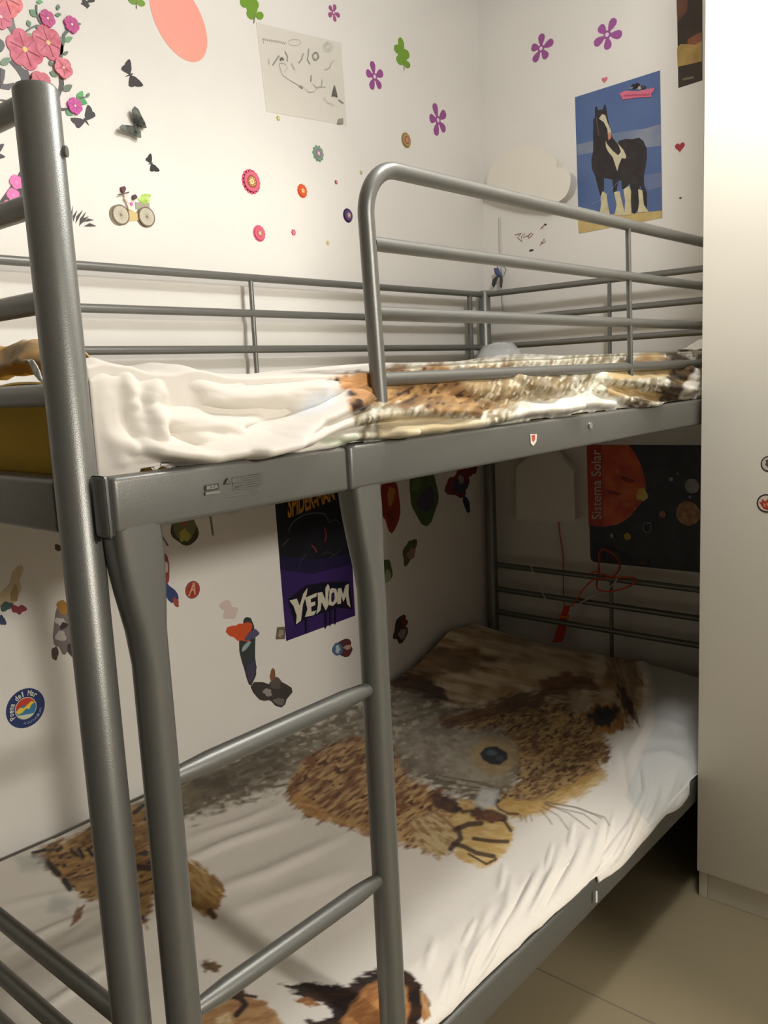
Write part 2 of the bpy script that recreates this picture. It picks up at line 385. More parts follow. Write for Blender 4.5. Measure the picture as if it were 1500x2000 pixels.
# --- blossom tree decal (top left)
def on_wall(px, py, off=.0): return onp(px, py, 1, WY-off)
tree = thing('tree_decal', 'blossom tree wall decal with dark branches and pink flowers behind the near post', 'wall decal', tuple(on_wall(60, 400)))
P = Print('left')
BR = (58, 50, 50)
z6 = lambda pts: zm(pts, 0, 0, 6.25)
P.poly(z6([(20, 60), (155, 60), (165, 230), (190, 340), (215, 420), (150, 440), (100, 350), (60, 330), (0, 320), (0, 280), (90, 290), (100, 180)]), (BR, (120, 118, 108), 40))
P.poly(z6([(110, 760), (150, 720), (230, 790), (300, 850), (340, 860), (390, 1000), (420, 1400), (260, 1400), (255, 950), (190, 850)]), BR)
P.poly(z6([(715, 920), (770, 920), (780, 1040), (740, 1150), (700, 1290), (660, 1400), (620, 1400), (700, 1150), (720, 1030)]), BR)
P.poly(z6([(700, 1290), (760, 1322), (830, 1315), (840, 1345), (760, 1355), (695, 1330)]), BR)
P.poly(z6([(0, 1215), (80, 1220), (150, 1240), (150, 1256), (60, 1245), (0, 1232)]), BR)
P.poly(z6([(0, 1020), (70, 1030), (170, 1010), (160, 1040), (110, 1100), (0, 1080)]), BR)
P.poly(z6([(0, 830), (60, 860), (50, 960), (30, 1020), (0, 1010)]), BR)
P.poly([(60, 300), (44, 325), (30, 350), (0, 392), (0, 424), (40, 416), (90, 408), (110, 400), (112, 300)], BR)
for pts, wd in (([(440, 60), (440, 160), (470, 250), (505, 300)], .0035), ([(310, 390), (370, 345), (440, 315), (490, 320)], .003), ([(820, 375), (775, 430), (765, 520), (745, 600), (735, 760)], .006), ([(940, 1190), (1040, 1190), (1065, 1160)], .002)):
    P.line(z6(pts), wd, (74, 88, 74))
o = P.build('branches', parent=tree); adopt(o, tree)
def petal_flower(plane, px, py, r, npet, cp, cc, squash=.55, rot=0, core=.22, var=None, P=None):
    P = P or Print(plane); c = P.uv(px, py); pts = []
    for k in range(npet*8):
        a = 2*math.pi*k/(npet*8)+rot; q = r*(1-.16*(1-abs(math.sin(npet*(a-rot)/2))**.7)); pts.append((c[0]+q*math.cos(a), c[1]+q*math.sin(a)))
    P.poly(pts, (cp, var, 60) if var else cp, uv=True)
    P.disk(c, r*core, cc, 14, uv=True)
    return P
for px, py, r, n, cp, var, cc in ((48, 97, .038, 6, (178, 52, 78), (206, 96, 118), (215, 190, 90)), (93, 84, .033, 6, (182, 64, 86), (206, 104, 122), (210, 190, 110)),
        (8, -4, .036, 6, (214, 80, 90), (228, 130, 130), (215, 190, 90)), (0, 34, .022, 5, (204, 90, 116), None, (240, 200, 200)),
        (91, 37, .0165, 6, (184, 52, 120), None, (245, 225, 150)), (138, 49, .0165, 6, (186, 54, 128), None, (245, 235, 190)),
        (144, 208, .0165, 6, (190, 62, 146), None, (240, 220, 140)), (121, 134, .0205, 5, (186, 66, 88), (216, 124, 134), (235, 180, 180)), (78, 165, .024, 5, (190, 84, 100), None, (215, 190, 90))):
    P = petal_flower('left', px, py, r, n, cp, cc, core=.13, rot=.3, var=var)
    c = P.uv(px, py)
    for k in range(n):
        a = 2*math.pi*k/n+.3+math.pi/n; P.line([(c[0]+r*.15*math.cos(a), c[1]+r*.15*math.sin(a)), (c[0]+r*.8*math.cos(a), c[1]+r*.8*math.sin(a))], r*.035, tuple(int(x*.78) for x in cp), uv=True)
    fk = globals().get('fk', 0)+1
    for v_i in range(len(P.v)): P.v[v_i] = (P.v[v_i][0], P.v[v_i][1]-.0008-.0007*fk if P.v[v_i][1] < WY-.0001 else P.v[v_i][1], P.v[v_i][2])
    o = P.build('blossom', parent=tree); adopt(o, tree)
for px, py, r in ((28, 356, .014), (22, 382, .014), (12, 402, .011)):
    P = petal_flower('left', px+3, py, r, 5, (226, 108, 170), (236, 140, 190), core=.2)
    for i, v in enumerate(P.v): P.v[i] = (v[0], v[1]-.002, v[2])
    o = P.build('blossom', parent=tree); adopt(o, tree)
LEAF = [(0, 0), (.2, .16), (.5, .24), (.8, .14), (1, 0), (.8, -.12), (.5, -.2), (.2, -.14)]
for (x0, y0, x1, y1, c) in ((440, 210, 360, 120, (88, 128, 92)), (360, 330, 330, 250, (92, 120, 96)), (440, 20, 520, 30, (96, 160, 100)), (700, 130, 705, 55, (92, 120, 100)), (665, 185, 745, 180, (88, 122, 92)),
        (925, 295, 985, 298, (92, 120, 96)), (780, 500, 880, 460, (104, 150, 100)), (740, 520, 730, 450, (100, 130, 100)), (770, 670, 825, 630, (88, 108, 88)), (620, 810, 600, 740, (88, 100, 84)), (650, 760, 655, 830, (80, 96, 82)),
        (710, 930, 600, 880, (92, 112, 90)), (760, 1110, 875, 1040, (86, 106, 84)), (940, 1220, 1000, 1110, (84, 160, 92)), (950, 1215, 1060, 1268, (70, 146, 84)), (800, 1345, 885, 1410, (80, 140, 92)), (1050, 1190, 1085, 1135, (100, 120, 100)),
        (0, 790, 120, 710, (96, 126, 90)), (0, 480, 10, 640, (60, 66, 60)), (320, 410, 380, 440, (130, 150, 110)), (430, 330, 500, 350, (92, 120, 92))):
    P = Print('left'); d = (x1-x0, y1-y0); q = (-d[1], d[0])
    P.poly(z6([(x0+d[0]*a+q[0]*b*1.5, y0+d[1]*a+q[1]*b*1.5) for a, b in LEAF]), c, lift=9); o = P.build('leaf', parent=tree); adopt(o, tree)
# grass tuft decal
P = Print('left'); zz = lambda pts: zm(pts, 0, 240, 4.6875)
for base, tip, bw in (((655, 930), (665, 760), 10), ((650, 935), (640, 740), 10), ((668, 905), (705, 800), 12), ((690, 920), (755, 800), 14), ((725, 945), (785, 815), 14), ((735, 930), (810, 855), 16), ((765, 905), (855, 890), 14), ((770, 945), (875, 945), 16)):
    d = (tip[0]-base[0], tip[1]-base[1]); l_ = math.hypot(*d); q = (-d[1]/l_*bw*.9, d[0]/l_*bw*.9); bend = (-q[0]*.8, -q[1]*.8)
    P.poly(zz([(base[0], base[1]), (base[0]+d[0]*.45+q[0]+bend[0], base[1]+d[1]*.45+q[1]+bend[1]), tip, (base[0]+d[0]*.45-q[0]+bend[0], base[1]+d[1]*.45-q[1]+bend[1])]), (66, 62, 60))
P.build('grass_sticker', 'small tuft of dark grass blades stuck between near post and bicycle sticker', 'wall sticker')

# --- bicycle sticker
P = Print('left'); c1, c2, c0 = zz([(1103, 842)])[0], zz([(1335, 862)])[0], zz([(1078, 848)])[0]
for c, m in ((c0, (126, 112, 92)), ((c2[0]-3, c2[1]+1), (126, 112, 92))): P.disk(c, .0215, m, 28)
P.poly(zz([(1150, 780), (1190, 790), (1255, 830), (1290, 850), (1270, 890), (1170, 905), (1160, 850)]), (206, 182, 122))
P.poly(zz([(1235, 725), (1365, 735), (1368, 790), (1240, 790)]), (164, 158, 138))
P.poly(zz(blob(1322, 695, 58, 42, 5, 26, .3)), ((138, 178, 62), (190, 214, 120), 120))
for c in (c1, c2):
    P.disk(c, .0215, (112, 98, 80), 30); P.disk(c, .0185, (198, 192, 172), 30); P.disk(c, .003, (120, 112, 92), 10)
    cu_ = P.uv(*c)
    for k in range(8):
        a = math.pi*k/8; P.line([(cu_[0]-.018*math.cos(a), cu_[1]-.018*math.sin(a)), (cu_[0]+.018*math.cos(a), cu_[1]+.018*math.sin(a))], .0005, (150, 142, 122), uv=True)
P.poly(zz([(1118, 650), (1135, 650), (1185, 800), (1165, 800)]), (226, 214, 196))
P.line(zz([(1065, 664), (1110, 655), (1165, 640)]), .003, (92, 78, 70))
P.line(zz([(1120, 690), (1165, 745), (1190, 790)]), .003, (220, 200, 180))
P.poly(zz(blob(1116, 612, 18, 32, 3)), (92, 52, 58)); P.poly(zz(blob(1220, 683, 17, 24, 4)), (78, 50, 52))
P.poly(zz(blob(1190, 748, 12, 14, 6)), (206, 110, 180))
P.build('bicycle_sticker', 'brown vintage bicycle sticker with a basket of green leaves on the left wall', 'wall sticker')

# --- five-petal flower decals
def petal(P, cx, cy, a, L_, wd, m, uvc):
    pts = []
    for t, w_ in ((.18, .05), (.3, .45), (.5, .8), (.72, 1), (.88, .86), (.97, .5), (1, 0)):
        pts.append((t, w_))
    out = [(t, w_) for t, w_ in pts]+[(t, -w_) for t, w_ in pts[::-1][1:]]
    P.poly([(uvc[0]+L_*t*math.cos(a)-wd*w_*math.sin(a), uvc[1]+L_*t*math.sin(a)+wd*w_*math.cos(a)) for t, w_ in out], m, lift=2, uv=True)
def five(plane, px, py, rx, ph, col, lab, hole=(226, 218, 222)):
    P = Print(plane); c = P.uv(px, py)
    for k, sc in enumerate((1, .86, .98, .9, 1.05)):
        petal(P, 0, 0, ph+k*2*math.pi/5, rx*sc, rx*.27, col, c)
    P.disk(c, rx*.26, col, 16, uv=True, lift=3); P.disk(c, rx*.13, hole, 12, uv=True, lift=5)
    P.build('flower_sticker', lab, 'flower sticker', 'purple five-petal flower stickers on the walls')
PU = (150, 74, 138)
five('left', 731, 150, .041, 1.75, PU, 'purple flower sticker left of the green leaf sticker')
five('left', 855, 235, .050, 1.9, PU, 'purple flower sticker standing lowest, above the front guard hoop')
five('left', 651, 25, .024, 1.2, (160, 84, 132), 'smallest purple flower sticker near the top edge above the pencil drawing')
five('far', 1057, 95, .043, 1.5, (154, 80, 142), 'left of the two purple flower stickers on the far wall')
five('far', 1186, 68, .046, 1.0, (160, 86, 152), 'right of the two purple flower stickers on the far wall, above the horse poster')
def leafy(px, py, s, seed, lab, rot):
    P = Print('left'); c = P.uv(px, py)
    for k, (dx, dy, rx, ry) in enumerate(((0, .9, .32, .55), (-.45, .4, .38, .38), (.35, .15, .42, .42), (-.3, -.45, .45, .42), (.35, -.7, .36, .3), (0, 0, .5, .6))):
        X, Y = dx*math.cos(rot)-dy*math.sin(rot), dx*math.sin(rot)+dy*math.cos(rot)
        P.disk((c[0]+X*s*1.35, c[1]+Y*s), rx*s*1.3, (112, 152, 42), 18, ry*s, rot, uv=True, lift=2+k*.3)
    P.line([(c[0]+.05*s*math.cos(rot)+.5*s*math.sin(rot), c[1]-.5*s), (c[0]+.1*s, c[1]-1.25*s)], s*.1, (128, 128, 96), uv=True)
    P.build('leaf_sticker', lab, 'wall sticker', 'green leaf stickers on the left wall')
leafy(786, 108, .033, 1, 'green five-lobed leaf sticker between two purple flower stickers', .12)
leafy(491, 14, .029, 2, 'green leaf sticker at the top edge above the corner of the pencil drawing', .5)
leafy(262, -10, .022, 3, 'green leaf sticker almost wholly cut off by the top edge', .3)

# --- small rosettes
def rosette(px, py, r, n, cols, lab):
    P = Print('left'); c = P.uv(px, py)
    for k in range(n):
        a = 2*math.pi*k/n; P.disk((c[0]+r*.78*math.cos(a), c[1]+r*.78*math.sin(a)), r*.24, cols[0], 10, uv=True, lift=1)
    for q, col in zip((.8, .52, .42, .22, .12), cols): P.disk(c, r*q, col, 20, uv=True)
    if r > .014:
        for k in range(8):
            a = 2*math.pi*k/8; P.disk((c[0]+r*.32*math.cos(a), c[1]+r*.32*math.sin(a)), r*.05, (236, 214, 160), 6, uv=True)
    P.build('rosette_sticker', lab, 'flower sticker', 'small round flower rosette stickers on the left wall')
PK, OR_, VI, GN, CR = (214, 100, 124), (214, 92, 50), (84, 62, 104), (124, 152, 128), (238, 222, 190)
rosette(490, 355, .030, 16, (PK, (150, 84, 50), (176, 110, 60), CR, (220, 170, 80)), 'largest pink rosette sticker with brown centre below the pencil drawing')
rosette(506, 456, .0205, 14, (PK, (206, 84, 110), (196, 90, 100), (150, 180, 140), CR), 'pink rosette sticker with pale green centre, lowest of the pink ones')
rosette(590, 373, .0180, 12, (OR_, (196, 72, 46), (220, 120, 70), CR, (230, 160, 80)), 'orange rosette sticker right of the large pink one')
rosette(621, 300, .0215, 10, (GN, (112, 104, 132), (140, 110, 150), (206, 160, 180), CR), 'green and violet rosette sticker just below the pencil drawing')
rosette(679, 421, .0190, 20, (VI, (84, 62, 104), (132, 98, 140), (190, 140, 130), CR), 'dark violet oval rosette sticker beside the front guard hoop')
rosette(793, 274, .0225, 16, ((176, 150, 96), (136, 72, 72), (160, 88, 80), (206, 128, 118), (212, 140, 130)), 'brownish red rosette sticker with beige rays below the green leaf sticker')
rosette(573, 454, .0085, 6, ((206, 84, 112), (230, 190, 190), (190, 60, 90), CR, CR), 'tiny pink flower sticker right of the lowest pink rosette')
rosette(656, 356, .0060, 6, ((176, 84, 110), (150, 60, 90), (190, 100, 120), CR, CR), 'tiny crimson dot flower right of the orange rosette')
rosette(543, 231, .0065, 6, ((190, 180, 110), (160, 150, 80), (220, 210, 150), CR, CR), 'tiny olive dot flower under the lower edge of the pencil drawing')
rosette(705, 337, .0060, 6, ((196, 190, 130), (160, 156, 90), (220, 210, 150), CR, CR), 'tiny olive dot flower above and left of the front guard bend')
rosette(640, 474, .0060, 6, ((206, 190, 130), (176, 156, 90), (226, 210, 150), CR, CR), 'tiny olive dot flower lowest of the tiny ones')

# --- pencil drawing
P = Print('left'); P.poly([(500, 44), (666, 84), (677, 245), (520, 218)], (((216, 210, 198)), (212, 206, 194), 4))
zd = lambda pts: zm(pts, 500, 30, 7.5)
G1, G2, G3 = (176, 170, 158), (150, 144, 132), (100, 94, 86)
rnd = random.Random(3); pts = []
for k in range(60): pts.append((90+k*5.8, 350+k*1.0+14*math.sin(k*1.15)+rnd.uniform(-8, 8)))
P.line(zd(pts), .0018, G2); P.line(zd([(95, 340), (100, 380), (108, 415)]), .002, G2)
P.line(zd([(560+95*math.cos(a), 400+45*math.sin(a)) for a in [k*.35 for k in range(19)]]), .0014, G1)
for ln, wd, g in (([(235, 735), (280, 670), (335, 590)], .004, G2), ([(415, 530), (455, 600), (450, 680)], .004, G2), ([(345, 660), (370, 630), (400, 655)], .006, G3), ([(620, 700), (660, 650), (685, 560)], .003, G2), ([(765, 490), (755, 600), (745, 650), (785, 720)], .003, G2),
        ([(330, 700), (350, 790), (380, 880), (500, 960), (620, 1030)], .0014, G1), ([(625, 1035), (680, 1065)], .006, G2), ([(800, 880), (795, 970)], .003, G2), ([(820, 1000), (870, 1060), (950, 1040), (960, 940)], .002, G1), ([(700, 1060), (760, 1130), (840, 1120), (900, 1060), (1010, 1050)], .0014, G1),
        ([(1000, 800), (1070, 770), (1090, 700), (1140, 660)], .002, G1), ([(1195, 1240), (1270, 1290)], .003, G2), ([(340, 700), (420, 710), (450, 780), (390, 840)], .0014, G1), ([(510, 700), (530, 760), (560, 800)], .002, G1), ([(170, 640), (180, 720)], .002, G1), ([(980, 1210), (1040, 1280), (1130, 1320)], .0014, G1)):
    P.line(zd(ln), wd, g)
P.line(zd([(860+50*math.cos(a)*(1-k_*.1), 600+60*math.sin(a)*(1-k_*.1)) for a, k_ in [(k*.5, k/14) for k in range(40)]]), .0014, G1)
P.line(zd([(1040+80*math.cos(k*.5)*(1-k/50), 460+80*math.sin(k*.5)*(1-k/50)) for k in range(36)]), .0012, (196, 190, 178))
P.poly(zd([(1135, 1035), (1165, 1150), (1175, 1205), (1140, 1180), (1100, 1190), (1115, 1120)]), G3)
P.poly(zd([(1200, 1520), (1255, 1510), (1260, 1590), (1180, 1592)]), G2)
P.build('pencil_drawing', 'white sheet with a faint pencil drawing taped to the left wall', 'drawing')

# --- horse poster on the far wall
P = Print('far'); zh = lambda pts: zm(pts, 1110, 120, 5.715)
P.poly(zh([(75, 400), (1025, 100), (1050, 1745), (120, 1920)]), ((76, 98, 142), (84, 106, 148), 9))
P.poly(zh([(100, 930), (300, 880), (520, 800), (700, 770), (860, 750), (1034, 700), (1038, 940), (880, 960), (600, 960), (300, 1010), (105, 1050)]), ((104, 118, 144), (134, 140, 154), 10))
P.poly(zh([(840, 1270), (1043, 1240), (1046, 1400), (900, 1440), (850, 1380)]), ((92, 108, 144), (112, 122, 150), 10))
P.poly(zh([(109, 1770), (360, 1715), (560, 1700), (800, 1690), (1049, 1665), (1050, 1745), (120, 1920)]), ((186, 160, 98), (200, 176, 118), 20))
HK, HW = (32, 28, 28), (200, 192, 160)
P.poly(zh([(300, 520), (318, 500), (332, 545), (390, 535), (402, 490), (415, 475), (428, 540), (440, 620), (455, 700), (470, 780), (500, 860), (560, 930), (560, 890), (640, 865), (720, 870), (790, 850), (840, 890), (875, 970), (880, 1080), (860, 1200), (845, 1270), (850, 1390), (880, 1470), (880, 1640), (850, 1600), (835, 1450), (800, 1380), (790, 1500), (790, 1620), (745, 1705), (715, 1690), (705, 1560), (700, 1420), (690, 1360), (620, 1430), (600, 1420), (595, 1330), (560, 1330), (540, 1440), (505, 1470), (495, 1320), (400, 1300), (400, 1440), (360, 1500), (330, 1390), (300, 1270), (265, 1200), (260, 1090), (280, 1000), (280, 660), (300, 620)]), ((32, 28, 28), (48, 42, 42), 40))
P.poly(zh([(345, 640), (380, 590), (415, 600), (440, 680), (480, 780), (475, 850), (450, 870), (440, 760), (400, 680)]), HW)
P.poly(zh([(455, 790), (485, 800), (480, 860), (450, 880), (445, 830)]), (190, 128, 104))
P.poly(zh([(420, 890), (440, 930), (500, 1000), (560, 1050), (590, 1010), (560, 920), (620, 990), (650, 1060), (640, 1085), (600, 1080), (570, 1150), (550, 1225), (525, 1150), (500, 1070), (450, 1010), (425, 960)]), HW)
P.line(zh([(315, 620), (330, 720), (345, 830)]), .0016, (120, 112, 104))
for leg in ([(385, 1450), (430, 1480), (445, 1600), (470, 1730), (350, 1735), (370, 1600), (365, 1520)], [(515, 1460), (575, 1450), (600, 1560), (640, 1720), (520, 1720), (545, 1600)], [(620, 1430), (680, 1390), (705, 1450), (700, 1560), (710, 1710), (630, 1715), (640, 1560)], [(785, 1430), (830, 1440), (845, 1600), (900, 1680), (780, 1690), (795, 1580)]):
    P.poly(zh(leg), ((206, 198, 164), (190, 176, 130), 40))
P.poly(zh([(575, 360), (640, 330), (780, 335), (965, 295), (960, 330), (930, 360), (930, 400), (780, 405), (610, 430), (600, 400)]), (206, 106, 128))
rr = random.Random(5)
P.line(zh([(625+k*7, 385+10*math.sin(k*1.7)-k*.3) for k in range(42)]), .0022, (150, 46, 84))
for bx, by, s_, col in ((735, 285, 32, HK), (770, 270, 30, HK), (840, 290, 26, (60, 60, 62)), (800, 300, 20, (170, 160, 150)), (710, 300, 18, (120, 120, 120))):
    P.poly(zh(blob(bx, by, s_, s_*.9, bx)), col)
P.line(zh([(270, 1595), (360, 1550), (450, 1470), (560, 1350)]), .0008, (150, 160, 186))
P.build('horse_poster', 'blue poster of a black and white horse on the far wall', 'poster')

# --- dark painted poster beside wardrobe
P = Print('far'); zp = lambda pts: zm(pts, 1300, 0, 11.11)
ox, oy = 1.5, 0
P.poly([(1321, -90), (1372, -110), (1372, 157), (1325, 172)], ((44, 38, 30), (60, 44, 32), 14))
P.poly(zp([(240, 0), (480, 0), (470, 250), (330, 400), (260, 500), (245, 250)]), ((84, 54, 38), (104, 66, 48), 20))
P.poly(zp([(250, 1040), (330, 960), (480, 960), (680, 860), (790, 800), (790, 1330), (600, 1380), (265, 1450)]), ((150, 118, 62), (178, 148, 84), 26))
P.poly(zp([(480, 860), (680, 740), (790, 700), (790, 880), (640, 980), (480, 960)]), ((110, 62, 40), (150, 92, 62), 26))
P.line(zp([(380+k*7, 1720+16*math.sin(k*1.3)-k*1.1) for k in range(34)]), .004, (150, 140, 116))
P.build('painted_poster', 'dark brown and gold poster half hidden by the wardrobe at the top', 'poster')

# --- hearts and tiny doodles, far wall
def heart(px, py, r, col, lab):
    P = Print('far'); c = P.uv(px, py)
    P.poly([(c[0]+r*.06*16*math.sin(t)**3, c[1]+r*.06*(13*math.cos(t)-5*math.cos(2*t)-2*math.cos(3*t)-math.cos(4*t))) for t in [2*math.pi*k/24 for k in range(24)]], col, uv=True)
    P.build('heart_sticker', lab, 'wall sticker', 'small heart stickers on the far wall')
heart(1181, 156, .010, (206, 110, 122), 'tiny faded pink heart sticker above the horse poster')
heart(1328, 287, .015, (170, 50, 62), 'small red heart sticker between horse poster and wardrobe')
heart(1329, 387, .004, (90, 50, 50), 'dark speck sized heart sticker below the small red heart')
zk = lambda pts: zm(pts, 900, 250, 5.404)
for k, (pl, lab) in enumerate((([[(570, 1130), (610, 1120), (640, 1110), (600, 1160), (650, 1200), (640, 1150), (680, 1110), (660, 1160), (700, 1140)], [(700, 1150), (740, 1110), (765, 1120), (730, 1160), (710, 1130), (720, 1170)]], 'wide tangle of thin red doodle lines below the cloud lamp'),
        ([[(840, 1070), (855, 1050), (875, 1060), (860, 1045), (890, 1020), (900, 1010)]], 'short red doodle sticker nearest the guard rail below the cloud lamp'),
        ([[(835, 1240), (860, 1210), (880, 1170), (895, 1200), (860, 1220), (850, 1200)]], 'curly red doodle sticker right of the black dot'),
        ([], 'tiny black dot sticker lowest under the red doodles'))):
    P = Print('far')
    for l_ in pl: P.line(zk(l_), .0028, (136, 84, 84))
    if k == 3: P.poly(zk(blob(744, 1292, 22, 13, 4, rot=-.3)), (48, 42, 44))
    if k == 1: P.poly(zk(blob(893, 1020, 12, 12, 4)), (60, 44, 50))
    P.build('doodle_sticker', lab, 'wall sticker', 'red doodle stickers on the far wall')

# --- solar system poster (lower far wall)
P = Print('far'); zs = lambda pts: zm(pts, 1130, 860, 6.522)
body = [(105, 80), (125, 55), (1800, 62), (1800, 1710), (200, 1550), (165, 1530), (152, 1490)]
P.poly(zs(body), ((30, 32, 38), (44, 46, 52), 20))
sun = []
for k in range(40):
    a = -1.25+k*(2.9/39); sun.append((190+660*math.cos(a)*1.0, 500+600*math.sin(a)))
sun = [(105, 90), (125, 58), (640, 58)]+[(640, 58), (720, 160), (790, 300), (830, 430), (860, 560), (860, 700), (800, 800), (730, 880), (660, 970), (580, 1030), (480, 1075), (330, 1100), (220, 1095), (130, 1070)]
P.poly(zs(sun), ((196, 60, 32), (222, 104, 44), 18))
P.poly(zs([(105, 90), (125, 58), (300, 58), (310, 1090), (220, 1092), (130, 1070)]), ((180, 46, 32), (190, 56, 34), 10))
P.poly(zs(blob(810, 690, 62, 95, 8, 20, .3)), ((226, 170, 60), (240, 214, 120), 40))
for bx, by, s_ in ((400, 550, 45), (450, 770, 50), (500, 390, 40), (640, 640, 60), (620, 820, 50)):
    P.poly(zs(blob(bx, by, s_, s_*.7, bx)), (214, 110, 50))
P.poly(zs(blob(620, 500, 90, 30, 11, rot=.4)), (140, 36, 24)); P.poly(zs(blob(450, 670, 90, 24, 12, rot=.3)), (150, 34, 28))
P.text('Sistema Solar', zs([(300, 1005), (290, 120), (165, 120), (172, 1005)]), (216, 196, 180), .012)
for bx, by, s_, col in ((1450, 580, 88, ((170, 170, 160), (120, 126, 124), 60)), (1400, 930, 148, ((190, 150, 110), (150, 96, 64), 60)), (1075, 940, 42, (176, 116, 80)), (1185, 495, 24, (180, 186, 190)), (1425, 718, 18, (140, 144, 150)), (630, 1222, 46, (190, 150, 60)), (430, 1210, 26, (130, 140, 110)), (1270, 420, 18, (100, 130, 110)), (730, 868, 16, (190, 150, 80))):
    P.disk(zs([(bx, by)])[0], s_*.00025, col, 24)
rg = [(885+52*math.cos(t), 1105+66*math.sin(t)) for t in [2*math.pi*k/24 for k in range(25)]]
P.line(zs(rg), .0035, (120, 128, 150)); P.line(zs([(870, 1070), (935, 1040)]), .002, (150, 150, 170))
P.poly(zs(blob(830, 1555, 70, 20, 5)), (90, 44, 40))
P.build('solar_system_poster', 'dark poster with a big orange sun and planets above the lower bed end', 'poster')

# --- tall purple poster under the upper bunk
P = Print('left'); zv = lambda pts: zm(pts, 530, 940, 6.25)
P.poly(zv([(10, -150), (900, -300), (1020, 1640), (180, 1950)]), ((14, 14, 20), (20, 20, 28), 14))
P.poly(zv([(105, 1050), (500, 1080), (985, 1000), (1020, 1640), (180, 1950)]), ((44, 26, 82), (56, 34, 92), 10))
P.poly(zv([(95, 900), (500, 960), (975, 880), (986, 1010), (500, 1130), (108, 1080)]), ((24, 18, 46), (32, 22, 62), 10))
# generic dark swirl with a few grey and red strokes
for pts, wd, col in (([(200, 620), (260, 500), (380, 420), (500, 390), (640, 400), (700, 500)], .004, (78, 84, 94)), ([(700, 500), (780, 470), (830, 520)], .004, (58, 62, 72)), ([(130, 790), (170, 740), (210, 700)], .004, (64, 68, 78)), ([(340, 1080), (350, 980), (420, 890)], .0035, (48, 50, 62)), ([(700, 940), (800, 870), (840, 830)], .003, (54, 56, 64)),
                     ([(640, 560), (660, 660), (640, 740)], .0045, (130, 44, 38)), ([(480, 780), (520, 815), (545, 870)], .0045, (120, 44, 38)), ([(600, 900), (680, 860), (760, 900)], .003, (54, 56, 64))):
    P.line(zv([tuple(q)[:2] for q in smooth_path([(a, b, 0) for a, b in pts], 5)]), wd, col)
P.text('SPIDER-MAN', zv([(190, 455), (770, 225), (730, 60), (190, 150)]), (190, 132, 40), .03)
# hand-cut jagged letters
def glyph(pts, holes=()):
    P.poly(zv(pts), (206, 200, 180), lift=14)
    for h in holes: P.poly(zv(h), (44, 26, 82), lift=16)
sh = (16, 12, 30)
P.poly(zv([(195, 1440), (420, 1270), (660, 1230), (940, 1220), (990, 1560), (800, 1540), (640, 1600), (400, 1680), (290, 1770)]), sh, lift=10)
glyph([(210, 1455), (300, 1430), (335, 1520), (380, 1370), (430, 1300), (420, 1380), (375, 1500), (350, 1700), (290, 1745), (300, 1640), (260, 1520)])
glyph([(400, 1420), (545, 1360), (540, 1405), (470, 1435), (472, 1480), (525, 1465), (525, 1510), (475, 1530), (478, 1590), (540, 1575), (510, 1630), (400, 1655), (430, 1560)])
glyph([(555, 1360), (610, 1350), (650, 1450), (650, 1300), (680, 1250), (700, 1290), (690, 1500), (655, 1575), (600, 1470), (590, 1570), (540, 1620), (560, 1500)])
glyph([(690, 1330), (730, 1300), (780, 1310), (800, 1380), (790, 1470), (740, 1520), (695, 1510), (680, 1420)], [[(722, 1370), (745, 1350), (760, 1370), (760, 1440), (735, 1480), (718, 1450)]])
glyph([(800, 1310), (840, 1300), (865, 1380), (895, 1270), (935, 1250), (930, 1360), (955, 1540), (915, 1500), (900, 1400), (870, 1470), (840, 1400), (840, 1490), (795, 1500)])
for x0, y0, x1 in ((400, 1660, 430), (640, 1600, 668), (700, 1570, 720), (760, 1550, 785)):
    P.poly(zv([(x0, y0), (x1, y0-15), (x1-4, y0+180), (x0+8, y0+200)]), sh, lift=11)
P.build('tall_poster', 'tall black and purple poster with jagged white lettering behind the ladder', 'poster')

# --- plain stand-in stickers and logos on the lower left wall
def patchy(name, lab, base, patches, group='colourful stickers on the lower left wall'):
    P = Print('left'); P.poly(base[0], base[1])
    for pts, col in patches: P.poly(pts, col)
    return P.build(name, lab, 'wall sticker', group)
def B(x, y, a, b, s, j=.35, rot=0, n=22): return blob(x, y, a, b, s, n, j, rot)
patchy('sticker', 'dark olive and yellow sticker hanging directly under the beam', (B(360, 1032, 27, 33, 2, .15), (58, 54, 34)), [(B(360, 1032, 20, 26, 3, .2), (104, 104, 58)), (B(360, 1046, 9, 14, 4), (166, 158, 70)), (B(360, 1020, 8, 7, 5), (150, 90, 56))])
patchy('sticker', 'slanting red, white and blue sticker half hidden by the left ladder leg', (B(322, 1112, 10, 26, 6, .2), (146, 62, 58)), [(B(321, 1108, 6, 15, 7), (196, 190, 182)), (B(332, 1158, 9, 26, 8, .3, -.6), (52, 64, 110)), (B(343, 1176, 5, 10, 9, .2, -.5), (160, 76, 56))])
patchy('sticker', 'tall orange topped dark sticker left of the purple poster', (B(485, 1270, 15, 66, 12, .3, -.12), (58, 62, 62)), [(B(470, 1234, 19, 22, 13, .5), (206, 84, 44)), (B(492, 1240, 14, 8, 14, .3, -.7), (84, 82, 108)), (B(480, 1262, 13, 4, 15, .1, -.9), (150, 168, 172)), (B(490, 1310, 8, 22, 16), (72, 66, 88))])
patchy('sticker', 'grey and brown mottled sticker lowest on the wall above the ladder rung', (B(533, 1352, 32, 27, 18, .45), (66, 60, 58)), [(B(538, 1335, 12, 10, 19), (92, 84, 80)), (B(522, 1352, 9, 7, 20), (150, 144, 138)), (B(545, 1370, 9, 8, 21), (110, 104, 100)), (B(532, 1318, 5, 12, 22, .2, .2), (134, 92, 60))])
